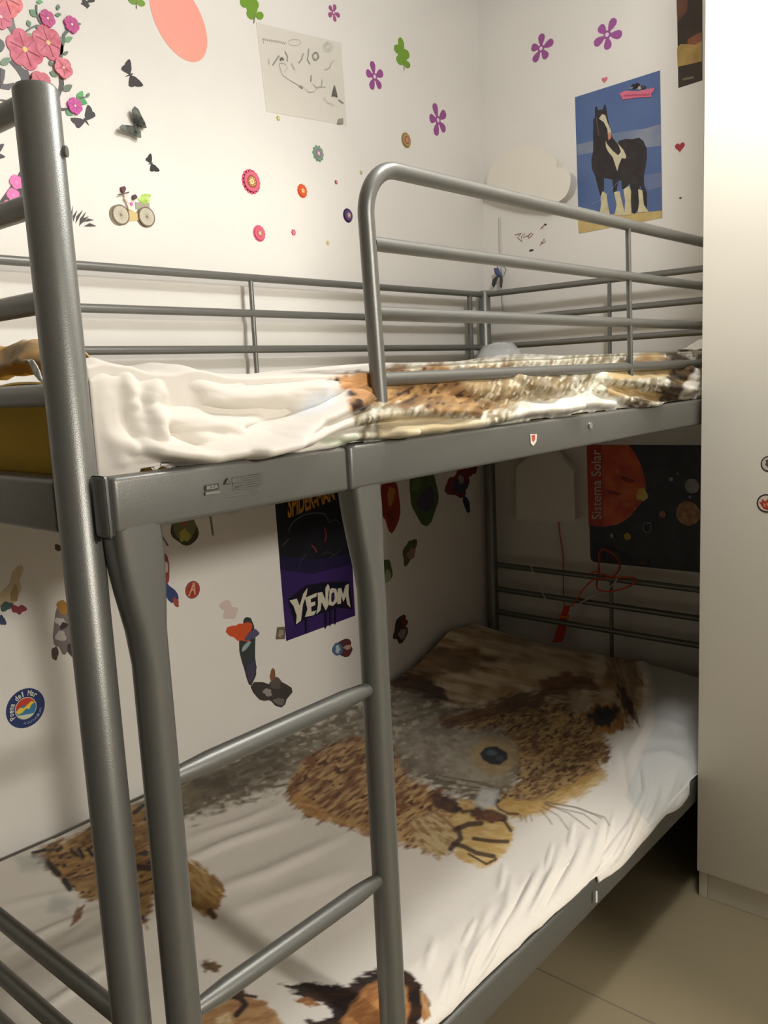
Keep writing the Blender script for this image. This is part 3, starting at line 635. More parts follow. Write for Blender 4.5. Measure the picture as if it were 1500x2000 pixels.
patchy('sticker', 'small blue and maroon sticker below the right corner of the purple poster', (B(671, 1266, 20, 15, 24, .3), (92, 48, 56)), [(B(659, 1268, 10, 13, 25, .1), (78, 104, 132)), (B(659, 1268, 5, 7, 26), (180, 190, 196)), (B(678, 1264, 8, 4, 27), (180, 150, 130))])
patchy('sticker', 'small brown square sticker at the lower left edge of the purple poster', ([(541, 1225), (557, 1224), (556, 1248), (538, 1249)], (112, 98, 82)), [(B(548, 1237, 5, 7, 30), (160, 146, 124))])
patchy('sticker', 'small dark red and black sticker right of the ladder, lowest there', (B(782, 1230, 13, 26, 31, .4, .3), (60, 50, 48)), [(B(789, 1214, 6, 10, 32), (112, 44, 44)), (B(785, 1238, 8, 9, 33), (134, 130, 120))])
patchy('sticker', 'small olive sticker with a tan spot below the tall red and green ones', (B(799, 1077, 11, 25, 34, .35, .2), (84, 88, 62)), [(B(803, 1082, 8, 10, 35), (150, 128, 100))])
patchy('sticker', 'small leafy green sticker touching the right ladder leg', (B(753, 1115, 12, 24, 36, .25), (76, 98, 58)), [(B(757, 1126, 7, 11, 37), (164, 172, 128))])
patchy('sticker', 'plain dark red elongated sticker just right of the ladder under the beam', (B(762, 985, 19, 52, 72, .22), (138, 44, 34)), [(B(763, 968, 8, 16, 38), (176, 120, 60)), (B(764, 1008, 7, 14, 73), (112, 36, 30))])
patchy('sticker', 'broad dark green and violet sticker between two red ones under the beam', (B(828, 968, 30, 50, 74, .2), (74, 92, 56)), [(B(833, 976, 15, 24, 40, .3), (66, 56, 84)), (B(814, 946, 9, 13, 41), (96, 118, 60))])
patchy('sticker', 'crimson and dark blue sticker nearest the back post under the beam', (B(895, 945, 24, 25, 44, .45, -.5), (116, 44, 44)), [(B(898, 950, 13, 14, 45), (62, 62, 84)), (B(900, 936, 6, 8, 46), (150, 140, 130)), (B(911, 985, 5, 18, 47, .2, -.3), (54, 54, 72)), (B(921, 918, 10, 11, 48), (124, 46, 44))])
patchy('sticker', 'tan cape-shaped sticker with a red tip at the left edge of the picture', ([(43, 1104), (46, 1110), (38, 1135), (42, 1150), (32, 1175), (20, 1182), (0, 1186), (-8, 1170), (20, 1138), (24, 1118), (34, 1106)], (196, 176, 138)), [(B(12, 1184, 12, 9, 50), (64, 88, 92)), (B(36, 1190, 12, 10, 51, .5), (140, 52, 66)), (B(4, 1212, 7, 9, 52), (52, 60, 96)), (B(28, 1160, 8, 14, 53), (158, 136, 96))])
patchy('sticker', 'grey and white mottled sticker with an ochre top left of the near post', (B(122, 1228, 17, 52, 55, .25, .05), (128, 118, 116)), [(B(122, 1186, 11, 14, 56, .2), (176, 128, 60)), (B(117, 1214, 10, 8, 57), (196, 192, 188)), (B(124, 1222, 8, 6, 58), (60, 52, 56)), (B(118, 1242, 9, 12, 59), (190, 184, 176)), (B(107, 1276, 6, 14, 60, .2), (88, 66, 62)), (B(138, 1270, 6, 14, 61, .2, -.4), (70, 66, 66))])
patchy('sticker', 'tiny dark brown sticker under the end beam beside the near post', (B(114, 1070, 8, 6, 62), (84, 52, 46)), [])
patchy('sticker', 'thin violet streak sticker under the beam right of the left ladder leg', ([(311, 1040), (314, 1041), (330, 1066), (326, 1066)], (92, 78, 104)), [])
patchy('sticker', 'thin grey pin-shaped sticker peeking out under the beam label', ([(404, 1006), (410, 1003), (417, 1005), (413, 1010), (418, 1046), (414, 1046), (409, 1012)], (128, 120, 106)), [])
P = Print('left'); P.poly([(432, 1000), (468, 992), (466, 1002), (448, 1006)], (210, 204, 196)); P.build('sticker', 'white paper scrap peeking out under the beam left of the purple poster', 'wall sticker', 'colourful stickers on the lower left wall')
# pale stain left by a removed sticker
P = Print('left'); P.poly(B(447, 1192, 17, 16, 70, .5), (214, 196, 186)); P.build('sticker_residue', 'faint pinkish residue of a removed sticker above the orange topped one', 'wall stain')
# round letter logo
P = Print('left'); c = (376, 1152); P.disk(c, .0215, (92, 74, 62), 36); P.disk(c, .0200, (170, 68, 56), 36); P.disk(c, .0150, (150, 54, 46), 30)
u = P.uv(*c); s_ = .021
P.poly([(u[0]+a*s_, u[1]+b*s_) for a, b in ((-.75, -.62), (-.5, -.62), (-.2, -.1), (.12, -.1), (.12, -.62), (.36, -.62), (.36, .82), (.1, .82))], (206, 150, 120), uv=True)
P.poly([(u[0]+a*s_, u[1]+b*s_) for a, b in ((-.06, .1), (.12, .1), (.12, .42))], (150, 54, 46), uv=True)
P.build('logo_sticker', 'small round red letter A sticker right of the left ladder leg', 'wall sticker')
# aquarium sticker
P = Print('left'); c = (50, 1383); u = P.uv(*c); RR = .0415
P.disk(c, RR, (34, 52, 104), 48); P.disk(c, RR*.56, (214, 204, 176), 40); P.disk(c, RR*.52, (52, 124, 168), 40)
def uo(pts): return [(u[0]+a*RR, u[1]+b*RR) for a, b in pts]
P.poly(uo([(.52*math.cos(t), .52*math.sin(t)) for t in [math.pi*(.1+k*.9/16) for k in range(17)]]+[(-.3, .12), (-.1, .2), (.1, .05)]), (196, 60, 44), uv=True)
P.poly(uo([(-.52, -.04), (-.3, .12), (-.1, .04), (.1, .16), (.3, .28), (.5, .18), (.3, .1), (.15, -.1), (0, -.02), (-.2, -.16), (-.42, -.2)]), (236, 204, 64), uv=True)
P.poly(uo([(.52*math.cos(t), .52*math.sin(t)) for t in [math.pi*(1.15+k*.6/12) for k in range(13)]]+[(.1, -.34), (-.2, -.3)]), (206, 214, 186), uv=True)
def arc_text(P, t, a0, a1, r0, r1, col, inward=False, bold=.02):
    n = len(t); 
    for k, ch in enumerate(t):
        if ch == ' ': continue
        V, F = text_mesh(ch, bold); wd = .62 if ch in 'il' else 1
        a = a0+(a1-a0)*(k+.5)/n; da = abs(a1-a0)/n*.40*(1.25 if ch == 'M' else .45 if ch in 'l' else 1)
        out = []
        for x, y in V:
            if ch in 'aeomr': y = y*.72
            if inward: ang = a+(x-.5)*2*da; rad = r1-(r1-r0)*y
            else: ang = a-(x-.5)*2*da; rad = r0+(r1-r0)*y
            out.append((u[0]+RR*rad*math.cos(ang), u[1]+RR*rad*math.sin(ang)))
        P.tris(out, F, col)
arc_text(P, 'Poema del Mar', R(208), R(40), .64, .92, (224, 224, 214))
arc_text(P, 'AQUARIUM', R(250), R(345), .66, .80, (150, 170, 200), True, .0)
P.build('aquarium_sticker', 'round navy sticker with a red, yellow and blue fish motif on the lower left wall', 'wall sticker')

# --- wardrobe door stickers and beam stickers
P = Print('door'); u = P.uv(1502, 906)
for r_, col in ((.0165, (52, 46, 40)), (.0140, (206, 198, 182))): P.disk(u, r_, col, 36, uv=True)
P.poly([(u[0]+.001*a, u[1]+.001*b) for a, b in ((-7, 8), (-3, 9), (2, 10), (2, -10), (-3, -6), (-8, -1), (-5, 2))], (92, 84, 84), uv=True)
P.build('door_sticker', 'round black outlined sticker upper of two on the wardrobe door', 'sticker')
P = Print('door'); u = P.uv(1497, 983)
for r_, col in ((.0195, (44, 36, 38)), (.0165, (222, 208, 194))): P.disk(u, r_, col, 36, uv=True)
P.poly([(u[0]+.001*a, u[1]+.001*b) for a, b in ((-15, 3), (-9, 2), (-9, 9), (-2, 4), (4, 11), (10, 3), (9, -8), (3, -14), (-5, -12), (-9, -6))], (176, 58, 40), uv=True)
P.poly([(u[0]+.001*a, u[1]+.001*b) for a, b in ((-6, 1), (-2, -2), (-1, -9), (-4, -7))], (226, 160, 130), uv=True)
P.poly([(u[0]+.001*a, u[1]+.001*b) for a, b in ((1, 3), (4, -1), (3, -7), (0, -2))], (226, 160, 130), uv=True)
P.build('door_sticker', 'round sticker with a red jagged shape lower of two on the wardrobe door', 'sticker')
P = Print('beam'); zb = lambda pts: zm(pts, 380, 900, 9.375); K = (64, 62, 58)
P.poly(zb([(190, 450), (440, 410), (445, 520), (250, 552), (190, 550)]), (64, 62, 58)); 
P.text('IKEA', zb([(215, 530), (420, 500), (420, 430), (215, 465)]), (140, 138, 130), .03)
P.poly(zb([(190, 578), (440, 550), (440, 590), (190, 630)]), (124, 124, 112))
P.poly(zb([(535, 432), (650, 410), (590, 310)]), K); P.poly(zb([(565, 410), (620, 400), (590, 350)]), (132, 130, 122)); P.line(zb([(590, 365), (592, 400)]), .0007, K)
for q in ([(695, 300), (880, 268), (885, 500), (720, 530)], [(905, 265), (1235, 215), (1235, 440), (930, 520)]): P.line(zb(q+[q[0]]), .0006, (98, 96, 88))
P.line(zb([(700, 400), (882, 375)]), .0006, (98, 96, 88)); P.text('6+', zb([(750, 490), (840, 475), (835, 425), (745, 440)]), K, .03)
for a in (285, 330, 370, 410, 450): P.line(zb([(930, a+8), (1235, a-42)]), .0005, (98, 96, 88))
P.line(zb([(540, 660), (900, 600)]), .0004, (112, 110, 102)); P.line(zb([(1070, 572), (1235, 550)]), .0006, (98, 96, 88))
o = P.build('maker_label', parent=bed); adopt(o, bed); o['label'] = 'small printed maker label'
P = Print('beam'); P.poly([(1035, 848), (1048, 848), (1047, 862), (1041, 871), (1036, 866)], (232, 224, 214)); P.poly([(1037, 850), (1044, 849), (1044, 858), (1041, 864), (1038, 860)], (196, 84, 66))
P.build('beam_sticker', 'tiny white and red sticker on the front of the upper beam', 'sticker')

# ------------------------------------------------------------------ wardrobe
wd = thing('wardrobe', 'tall white wardrobe standing at the foot of the bed on the right', 'wardrobe', (1.46, -.052, FZ))
def ad(o): adopt(o, wd); return o
ZB = .137
ad(box('carcass', 1.462, WX-.004, -1.06, -.054, ZB, 2.36, WARD, .001, wd))
for y0, y1 in ((-.554, -.052), (-1.062, -.558)):
    d = box('door', WD, 1.46, y0, y1, ZB+.002, 2.358, WARD, .0015, wd); ad(d)
    hy = y0+.035 if y0 > -.6 else y1-.035
    tube('handle', [(WD, hy, 1.05), (WD-.025, hy, 1.05), (WD-.025, hy, 1.21), (WD, hy, 1.21)], .005, STEEL, d, 12)
ad(box('plinth', 1.452, 1.468, -1.06, -.0735, FZ, ZB-.001, WARD, .001, wd))
ad(box('side_foot', 1.4505, WX-.02, -.0725, -.0535, FZ, ZB-.001, WARD, .001, wd))
ad(box('hinge_gap', 1.4600, 1.4625, -1.058, -.056, ZB, 2.355, GAP, 0, wd))

# ------------------------------------------------------------------ mattresses
MY = mat('yellow_mattress_cover', (222, 184, 62), .85, bump=.3, bscale=300, var=(214, 174, 54), vscale=5)
MW = mat('pale_blue_white_mattress_cover', (206, 206, 200), .85, bump=.3, bscale=250, var=(198, 204, 204), vscale=6)
mu = thing('mattress', 'yellow covered mattress on the upper bunk', 'mattress', (1, .45, 1.242))
o = box('cover', .022, L-.024, .008, W-.012, 1.2335, 1.3265, MY, .020, mu, 4); adopt(o, mu)
o = tube('piping', smooth_path([(.022, .03, 1.3235), (.021, W-.03, 1.3235)], 4), .003, MY, mu, 8); adopt(o, mu)
ml = thing('mattress', 'white mattress with pale blue cast on the lower bunk', 'mattress', (1, .45, .35))
o = box('cover',   .022, L-.024, .002, W-.012, .3505, .3925, MW, .012, ml, 4); adopt(o, ml)

# ------------------------------------------------------------------ numpy painting of the printed sheets
rng = np.random.default_rng(4); HT = rng.random((256, 256))
def vn(x, y):
    xi = np.floor(x).astype(int); yi = np.floor(y).astype(int); fx = x-xi; fy = y-yi
    fx = fx*fx*(3-2*fx); fy = fy*fy*(3-2*fy); g = lambda a, b: HT[a % 256, b % 256]
    return (g(xi, yi)*(1-fx)+g(xi+1, yi)*fx)*(1-fy)+(g(xi, yi+1)*(1-fx)+g(xi+1, yi+1)*fx)*fy
def fbm(x, y, o=3):
    s_ = 0; a = .5
    for k in range(o): s_ = s_+a*vn(x*2**k+17*k, y*2**k+31*k); a *= .5
    return s_/(1-.5**o)
def sd_poly(px, py, poly):                      # + inside
    d = np.full(px.shape, 1e9); ins = np.zeros(px.shape, bool); n = len(poly)
    for i in range(n):
        x0, y0 = poly[i]; x1, y1 = poly[(i+1) % n]; ex, ey = x1-x0, y1-y0
        t = np.clip(((px-x0)*ex+(py-y0)*ey)/(ex*ex+ey*ey+1e-9), 0, 1); d = np.minimum(d, np.hypot(px-x0-t*ex, py-y0-t*ey))
        c_ = ((y0 > py) != (y1 > py)) & (px < ex*(py-y0)/(ey if ey else 1e-9)+x0); ins ^= c_
    return np.where(ins, d, -d)
def d_line(px, py, pl):
    d = np.full(px.shape, 1e9)
    for (x0, y0), (x1, y1) in zip(pl, pl[1:]):
        ex, ey = x1-x0, y1-y0; t = np.clip(((px-x0)*ex+(py-y0)*ey)/(ex*ex+ey*ey+1e-9), 0, 1); d = np.minimum(d, np.hypot(px-x0-t*ex, py-y0-t*ey))
    return d
def d_line_t(px, py, pl):                       # distance to the polyline and place along it (0..1)
    d = np.full(px.shape, 1e9); tt = np.zeros(px.shape); n = len(pl)-1
    for i, ((x0, y0), (x1, y1)) in enumerate(zip(pl, pl[1:])):
        ex, ey = x1-x0, y1-y0; t = np.clip(((px-x0)*ex+(py-y0)*ey)/(ex*ex+ey*ey+1e-9), 0, 1); q = np.hypot(px-x0-t*ex, py-y0-t*ey)
        tt = np.where(q < d, (i+t)/n, tt); d = np.minimum(d, q)
    return d, tt
def A3(c): return np.array(lin(c))
class Paint:
    def __init__(s, px, py, base): s.x, s.y = px, py; s.c = np.tile(A3(base), (len(px), 1))
    def mix(s, col, a): s.c = s.c*(1-a[:, None])+col*a[:, None]
    def fur(s, poly, c1, c2, ang=0, l1=26, l2=6, soft=10, jit=14, k=1., con=2.2, c3=None):
        x, y = s.x, s.y; bb = np.array(poly)
        sel = (x > bb[:, 0].min()-40) & (x < bb[:, 0].max()+40) & (y > bb[:, 1].min()-40) & (y < bb[:, 1].max()+40)
        if not sel.any(): return
        X, Y = x[sel], y[sel]; ca, sa = math.cos(ang), math.sin(ang)
        u_ = (X*ca+Y*sa)/l1; v_ = (-X*sa+Y*ca)/l2
        n1 = fbm(u_, v_, 2); n2 = fbm(X/30, Y/30, 3)
        al = np.clip((sd_poly(X, Y, poly)+(n1-.5)*jit*1.4+(n2-.5)*jit)/soft+.5, 0, 1)*k
        t = np.clip((n1-.5)*con+.5+(n2-.5)*1.2, 0, 1)[:, None]
        col = A3(c1)*(1-t)+A3(c2)*t
        if c3 is not None:
            t2 = np.clip((vn(u_*1.7+9, v_*1.3+4)-.68)*6, 0, 1)[:, None]; col = col*(1-t2)+A3(c3)*t2
        full = s.c[sel]; s.c[sel] = full*(1-al[:, None])+col*al[:, None]
    def stroke(s, pl, w_, col, k=1.):
        a = np.clip(1-(d_line(s.x, s.y, pl)-w_*.5)/max(w_*.5, 1.2), 0, 1)*k; s.mix(A3(col), a)
def sheet_mesh(name, P3, nu, nv, cols, mt, parent=None, drop=None, thick=.0025):
    idx = np.arange(nu*nv).reshape(nu, nv)
    q = np.stack([idx[:-1, :-1], idx[1:, :-1], idx[1:, 1:], idx[:-1, 1:]], -1).reshape(-1, 4)
    if drop is not None: q = q[~drop[q].any(1)]
    me = bpy.data.meshes.new(name); me.from_pydata(P3.tolist(), [], q.tolist())
    ca_ = me.color_attributes.new('print', 'FLOAT_COLOR', 'POINT')
    ca_.data.foreach_set('color', np.concatenate([cols, np.ones((len(cols), 1))], 1).astype(np.float32).ravel())
    me.materials.append(mt); me.update()
    me.shade_smooth()
    o = link(name, me, parent)
    if thick:
        sm = o.modifiers.new('thickness', 'SOLIDIFY'); sm.thickness = thick; sm.offset = -1
    return o
SH = vmat('printed_cotton_sheet')
CREAM = (234, 228, 218)

# ---- lower sheet
nu, nv = 700, 400
xs = np.linspace(.03, 1.99, nu)
HX = [0, .40, .505, .648, .781, .88, .995, 1.134, 1.263, 1.34, 1.407, 1.5, 2.0]; HZ = [.372, .372, .371, .372, .371, .369, .350, .356, .360, .350, .352, .36, .36]
T0 = .055                                                            # where the mattress edge starts to round over
yp = np.concatenate([np.linspace(W-.005, T0, nv-110), T0-(T0+.0525)*np.sin(np.linspace(0, 1, 111)[1:]*math.pi/2)])
zp_ = np.concatenate([np.zeros(nv-110), 1-np.cos(np.linspace(0, 1, 111)[1:]*math.pi/2)**.9])   # share of the drop to the hem
X = np.repeat(xs, nv); Yb = np.tile(yp, nu); Zo = np.tile(zp_, nu)
YH = np.interp(X, [0, .60, .80, .92, 1.0, 1.37, 1.42, 2], [-.036, -.036, -.040, -.048, -.0525, -.0525, -.045, -.045]); Yb = np.where(Yb < T0, T0-(T0-Yb)*(T0-YH)/(T0+.0525), Yb)
Hm = np.interp(X, HX, HZ)+.004*np.sin(X*37)*np.sin(X*11)
Drop = Zo; Zo = -(.406-Hm)*Drop
P0 = np.stack([X, Yb, .408+Zo], 1); px, py = topx(P0)
top = np.clip((Yb-.0)/.04, 0, 1)
z = .404+.0*X
z += .075*np.exp(-((X-1.80)/.20)**2-((.93-Yb)/.26)**2)              # heap in the far corner by the wall
z += .016*np.exp(-((X-1.86)/.14)**2-((Yb-.42)/.2)**2)
z += (fbm(X*2.2+3, Yb*3.1, 3)-.5)*.018*top
disp = np.zeros_like(X)
def ridge(pl, A, w_):
    global disp
    d, t = d_line_t(px, py, pl); disp += A*np.exp(-(d/w_)**2)*np.sin(np.clip(t*1.0, 0.0, 1)*math.pi)**.8
for pl, A, w_ in (
    ([(330, 1690), (450, 1640), (600, 1585)], .007, 9), ([(350, 1640), (470, 1600), (560, 1560)], .005, 8), ([(370, 1750), (520, 1700), (690, 1620)], .006, 12), ([(400, 1800), (560, 1740), (700, 1690)], .004, 14),
    ([(0, 1860), (120, 1805), (230, 1760)], .006, 8), ([(0, 1920), (140, 1850), (230, 1810)], .005, 9), ([(60, 1990), (220, 1880)], .005, 10), ([(0, 1770), (150, 1735)], .003, 8), ([(100, 1850), (210, 1770)], .003, 7),
    ([(1255, 1480), (1262, 1540), (1240, 1600)], .006, 7), ([(1215, 1450), (1222, 1520), (1235, 1580)], -.006, 8), ([(1290, 1500), (1270, 1590)], .005, 8), ([(1190, 1450), (1215, 1510)], .004, 9),
    ([(1245, 1570), (1225, 1625), (1200, 1680)], .007, 6), ([(1262, 1560), (1250, 1600), (1215, 1665)], -.005, 5), ([(1180, 1590), (1165, 1650), (1140, 1720)], .004, 8), ([(1150, 1620), (1120, 1690), (1080, 1760)], .004, 8), ([(1190, 1620), (1175, 1680), (1150, 1740)], -.005, 6),
    ([(1100, 1640), (1080, 1700), (1030, 1790)], .004, 9), ([(1060, 1680), (1030, 1740), (985, 1820)], .004, 8), ([(1000, 1700), (990, 1770), (940, 1860)], .004, 9), ([(960, 1760), (930, 1840), (880, 1930)], .004, 9), ([(900, 1850), (860, 1960)], .005, 9),
    ([(1280, 1400), (1350, 1425)], .006, 8), ([(1265, 1440), (1350, 1450)], .005, 9), ([(1230, 1480), (1300, 1470), (1350, 1490)], .006, 9), ([(1230, 1250), (1270, 1330), (1262, 1420), (1215, 1500)], .012, 10), ([(1140, 1290), (1210, 1310), (1250, 1350)], .006, 12),
    ([(830, 1300), (930, 1320), (1060, 1310), (1150, 1290)], .010, 11), ([(800, 1270), (880, 1280), (1000, 1300)], .009, 10), ([(1040, 1270), (1100, 1290), (1180, 1285)], .008, 9), ([(870, 1240), (940, 1260), (1010, 1262)], .012, 9), ([(640, 1420), (760, 1380), (860, 1370)], .004, 12),
    ([(1190, 1330), (1225, 1370), (1235, 1430)], .006, 7), ([(1130, 1330), (1160, 1370), (1175, 1400)], .005, 7), ([(1010, 1290), (1060, 1280), (1130, 1250)], .006, 9)):
    ridge(pl, A, w_)
for pl, A, w_ in (([(1240, 1590), (1195, 1650), (1150, 1710)], .004, 4), ([(1215, 1640), (1190, 1690)], .004, 4), ([(1130, 1650), (1090, 1720), (1050, 1790)], -.004, 5), ([(1085, 1690), (1030, 1790)], .004, 4), ([(1040, 1700), (1010, 1760), (960, 1850)], -.004, 5),
    ([(1010, 1760), (960, 1860), (930, 1910)], .004, 4), ([(960, 1800), (915, 1880), (890, 1950)], .005, 5), ([(930, 1790), (900, 1850)], .003, 6), ([(985, 1680), (975, 1740)], .003, 6), ([(1080, 1640), (1065, 1700)], .003, 5), ([(1120, 1600), (1110, 1660)], .003, 5),
    ([(1200, 1580), (1185, 1640), (1160, 1700)], .004, 4), ([(1250, 1500), (1255, 1550)], -.004, 4), ([(1275, 1560), (1262, 1600)], .004, 4), ([(1325, 1500), (1300, 1560)], .004, 6), ([(1340, 1520), (1318, 1570)], -.003, 4), ([(880, 1900), (860, 1970)], -.003, 5), ([(850, 1830), (830, 1900)], .003, 8), ([(780, 1780), (850, 1800)], .002, 14)):
    ridge(pl, A, w_)
fr = np.clip((.16-Yb)/.2, 0, 1)
ple = (fbm(X*13+Yb*9, Yb*4+5, 3)-.5)*.0035*fr                       # pleats gathering over the front edge
side = Drop
z = z+Zo+(disp+ple)*(1-side**2)
Yf = Yb-(disp*.9+ple*1.2)*np.clip(side*1.5, 0, 1)
Yf = np.where(X > 1.41, np.maximum(Yf, -.0485), Yf)
onb = (Yf > -.0486) & (Yf < -.006)
z = np.where(onb, np.maximum(z, .3705), z); z = np.where(Yf >= -.006, np.maximum(z, .3955), z)
Yf = np.minimum(Yf, W-.008)
P3 = np.stack([X, Yf, z], 1); px, py = topx(P3)
pt = Paint(px, py, CREAM)
# far part of the sheet, cooler and plainer
FA, FB = (176, 130, 72), (118, 78, 40)
# back and tail fur up by the wall
pt.fur([(750, 1345), (800, 1270), (870, 1215), (960, 1225), (1050, 1255), (1150, 1265), (1250, 1300), (1268, 1370), (1230, 1420), (1180, 1400), (1100, 1380), (1050, 1385), (980, 1385), (880, 1385), (800, 1375)], (220, 206, 176), (172, 144, 104), .2, 46, 8, 18, 16, con=2.0)
pt.fur([(752, 1330), (800, 1312), (850, 1330), (880, 1372), (840, 1376), (790, 1360)], (40, 30, 24), (84, 58, 38), .25, 30, 6, 10, 16)
pt.fur([(820, 1270), (900, 1262), (980, 1290), (900, 1320), (800, 1330), (790, 1300)], (140, 100, 58), (90, 62, 38), .1, 30, 6, 14, 20, k=.75)
pt.fur([(985, 1300), (1060, 1285), (1120, 1290), (1150, 1310), (1080, 1330), (1000, 1330)], (208, 192, 160), (190, 170, 134), .1, 26, 7, 16, 14, k=.8)
pt.fur([(1180, 1270), (1240, 1290), (1262, 1340), (1215, 1370), (1185, 1320)], (170, 138, 92), (120, 88, 54), 1.2, 20, 5, 12, 14, k=.8)
pt.fur([(1055, 1330), (1100, 1318), (1160, 1325), (1170, 1350), (1120, 1365), (1070, 1362)], (94, 62, 36), (130, 92, 54), .1, 22, 5, 10, 16)
# grey body
pt.fur([(330, 1600), (345, 1525), (440, 1490), (560, 1440), (700, 1372), (760, 1345), (860, 1378), (960, 1382), (1010, 1420), (1030, 1500), (990, 1575), (900, 1560), (800, 1520), (700, 1520), (560, 1540), (450, 1575), (380, 1600)], (150, 142, 124), (112, 102, 84), -.25, 16, 7, 22, 26, con=2.4, c3=(178, 170, 152))
pt.fur([(180, 1625), (270, 1570), (350, 1530), (450, 1510), (440, 1540), (350, 1590), (270, 1625)], (118, 104, 70), (84, 70, 46), -.45, 26, 6, 16, 20, k=.85)
pt.fur([(350, 1535), (480, 1480), (560, 1450), (560, 1500), (430, 1560), (350, 1590)], (112, 104, 84), (74, 64, 48), -.4, 22, 6, 20, 22, k=.7)
pt.fur([(780, 1440), (900, 1420), (960, 1440), (940, 1520), (820, 1500)], (166, 158, 142), (134, 124, 106), .3, 12, 7, 26, 20, k=.7)
# arm / haunch
pt.fur([(556, 1540), (585, 1490), (650, 1455), (720, 1440), (770, 1470), (800, 1520), (860, 1545), (920, 1590), (930, 1640), (860, 1680), (800, 1660), (740, 1635), (680, 1620), (610, 1600), (572, 1580)], (200, 164, 110), (126, 82, 46), -.6, 20, 5, 12, 18, con=2.6, c3=(88, 54, 30))
pt.fur([(560, 1560), (600, 1595), (680, 1618), (720, 1632), (720, 1615), (640, 1590), (585, 1545)], (204, 160, 96), (170, 120, 66), .3, 20, 6, 8, 12, k=.8)
# head
pt.fur([(855, 1410), (920, 1388), (1000, 1380), (1060, 1372), (1130, 1380), (1180, 1425), (1192, 1470), (1170, 1520), (1110, 1560), (1050, 1588), (1000, 1592), (962, 1568), (1010, 1530), (1010, 1470), (980, 1420), (900, 1430)], (186, 154, 102), (120, 88, 54), -.45, 11, 4, 12, 14, con=2.6, c3=(78, 54, 36))
pt.fur([(860, 1405), (930, 1380), (1010, 1360), (1060, 1352), (1070, 1372), (1000, 1392), (930, 1412), (880, 1428)], (126, 88, 48), (84, 56, 32), -.3, 22, 5, 9, 14, k=.9)
pt.fur([(1060, 1560), (1120, 1530), (1180, 1500), (1185, 1525), (1130, 1560), (1060, 1595), (1000, 1600), (970, 1578)], (212, 180, 112), (190, 150, 84), -.3, 14, 5, 9, 10, k=.8)
pt.fur([(905, 1450), (960, 1438), (1005, 1470), (990, 1530), (930, 1545), (880, 1510)], (164, 156, 138), (146, 136, 116), .2, 10, 8, 22, 8, k=.9)
# ear
pt.fur([(1140, 1395), (1165, 1375), (1205, 1378), (1225, 1395), (1218, 1425), (1190, 1442), (1160, 1430)], (170, 124, 64), (120, 80, 40), 1.2, 10, 5, 7, 8)
pt.fur([(1145, 1398), (1175, 1382), (1205, 1385), (1208, 1402), (1190, 1424), (1162, 1422)], (26, 22, 22), (40, 32, 28), 1.2, 10, 5, 7, 8)
pt.fur([(1205, 1340), (1222, 1345), (1240, 1390), (1248, 1420), (1232, 1398), (1212, 1380)], (96, 66, 38), (60, 42, 28), 1.3, 12, 4, 5, 8)
pt.fur([(1110, 1350), (1150, 1345), (1150, 1390), (1120, 1395)], (196, 184, 160), (180, 164, 136), .3, 10, 8, 14, 8, k=.8)
# eye
E = lambda cx, cy, a, b, n=20, rot=.15: [(cx+a*math.cos(t)*math.cos(rot)-b*math.sin(t)*math.sin(rot), cy+a*math.cos(t)*math.sin(rot)+b*math.sin(t)*math.cos(rot)) for t in [2*math.pi*k/n for k in range(n)]]
pt.fur(E(966, 1478, 48, 36), (186, 160, 112), (166, 138, 92), 0, 14, 6, 10, 6, k=.75)
pt.fur([(936, 1474), (948, 1462), (970, 1459), (990, 1472), (992, 1484), (976, 1496), (956, 1494), (944, 1486)], (22, 26, 32), (14, 16, 20), 0, 10, 10, 3, 1)
pt.fur(E(960, 1472, 12, 6), (84, 104, 122), (60, 76, 92), 0, 10, 10, 4, 2, k=.8); pt.fur(E(977, 1483, 8, 6), (70, 88, 106), (40, 50, 62), 0, 10, 10, 4, 2, k=.7)
# muzzle, nose, mouth
pt.fur([(966, 1568), (990, 1562), (1040, 1568), (1064, 1578), (1040, 1592), (1000, 1594), (978, 1586)], (214, 180, 112), (196, 156, 88), 0, 14, 5, 6, 6)
pt.stroke([(966, 1566), (974, 1582), (992, 1591), (1012, 1592)], 3.5, (70, 46, 32), .8); pt.fur(E(970, 1566, 7, 5), (60, 40, 30), (70, 50, 36), 0, 8, 8, 3, 1)
# paw with dark claws
pt.fur([(838, 1548), (870, 1552), (900, 1570), (925, 1575), (915, 1595), (880, 1592), (850, 1580)], (52, 34, 24), (96, 60, 36), .2, 14, 5, 7, 8)
pt.fur([(800, 1600), (850, 1588), (885, 1600), (905, 1640), (880, 1670), (858, 1680), (810, 1655)], (206, 184, 138), (158, 120, 76), .6, 14, 5, 8, 10, con=3)
pt.fur([(880, 1600), (905, 1580), (928, 1568), (960, 1578), (985, 1590), (1002, 1620), (1000, 1655), (975, 1680), (945, 1698), (915, 1690), (885, 1672), (895, 1640)], (222, 194, 136), (206, 170, 104), .1, 18, 5, 6, 6)
for pl, w_ in (([(905, 1585), (930, 1580), (950, 1590)], 9), ([(925, 1592), (960, 1590), (985, 1600)], 9), ([(890, 1622), (915, 1612), (940, 1610)], 7), ([(925, 1640), (960, 1645), (992, 1646)], 5), ([(885, 1650), (905, 1655), (930, 1668), (965, 1675)], 6), ([(880, 1660), (900, 1640), (895, 1620)], 7), ([(915, 1670), (950, 1690), (970, 1680)], 3), ([(940, 1600), (985, 1605), (998, 1625)], 4)):
    pt.stroke(pl, w_, (58, 34, 24), .9)
pt.fur([(898, 1562), (925, 1566), (930, 1582), (905, 1584), (895, 1576)], (214, 180, 120), (190, 150, 90), 0, 10, 5, 4, 4)
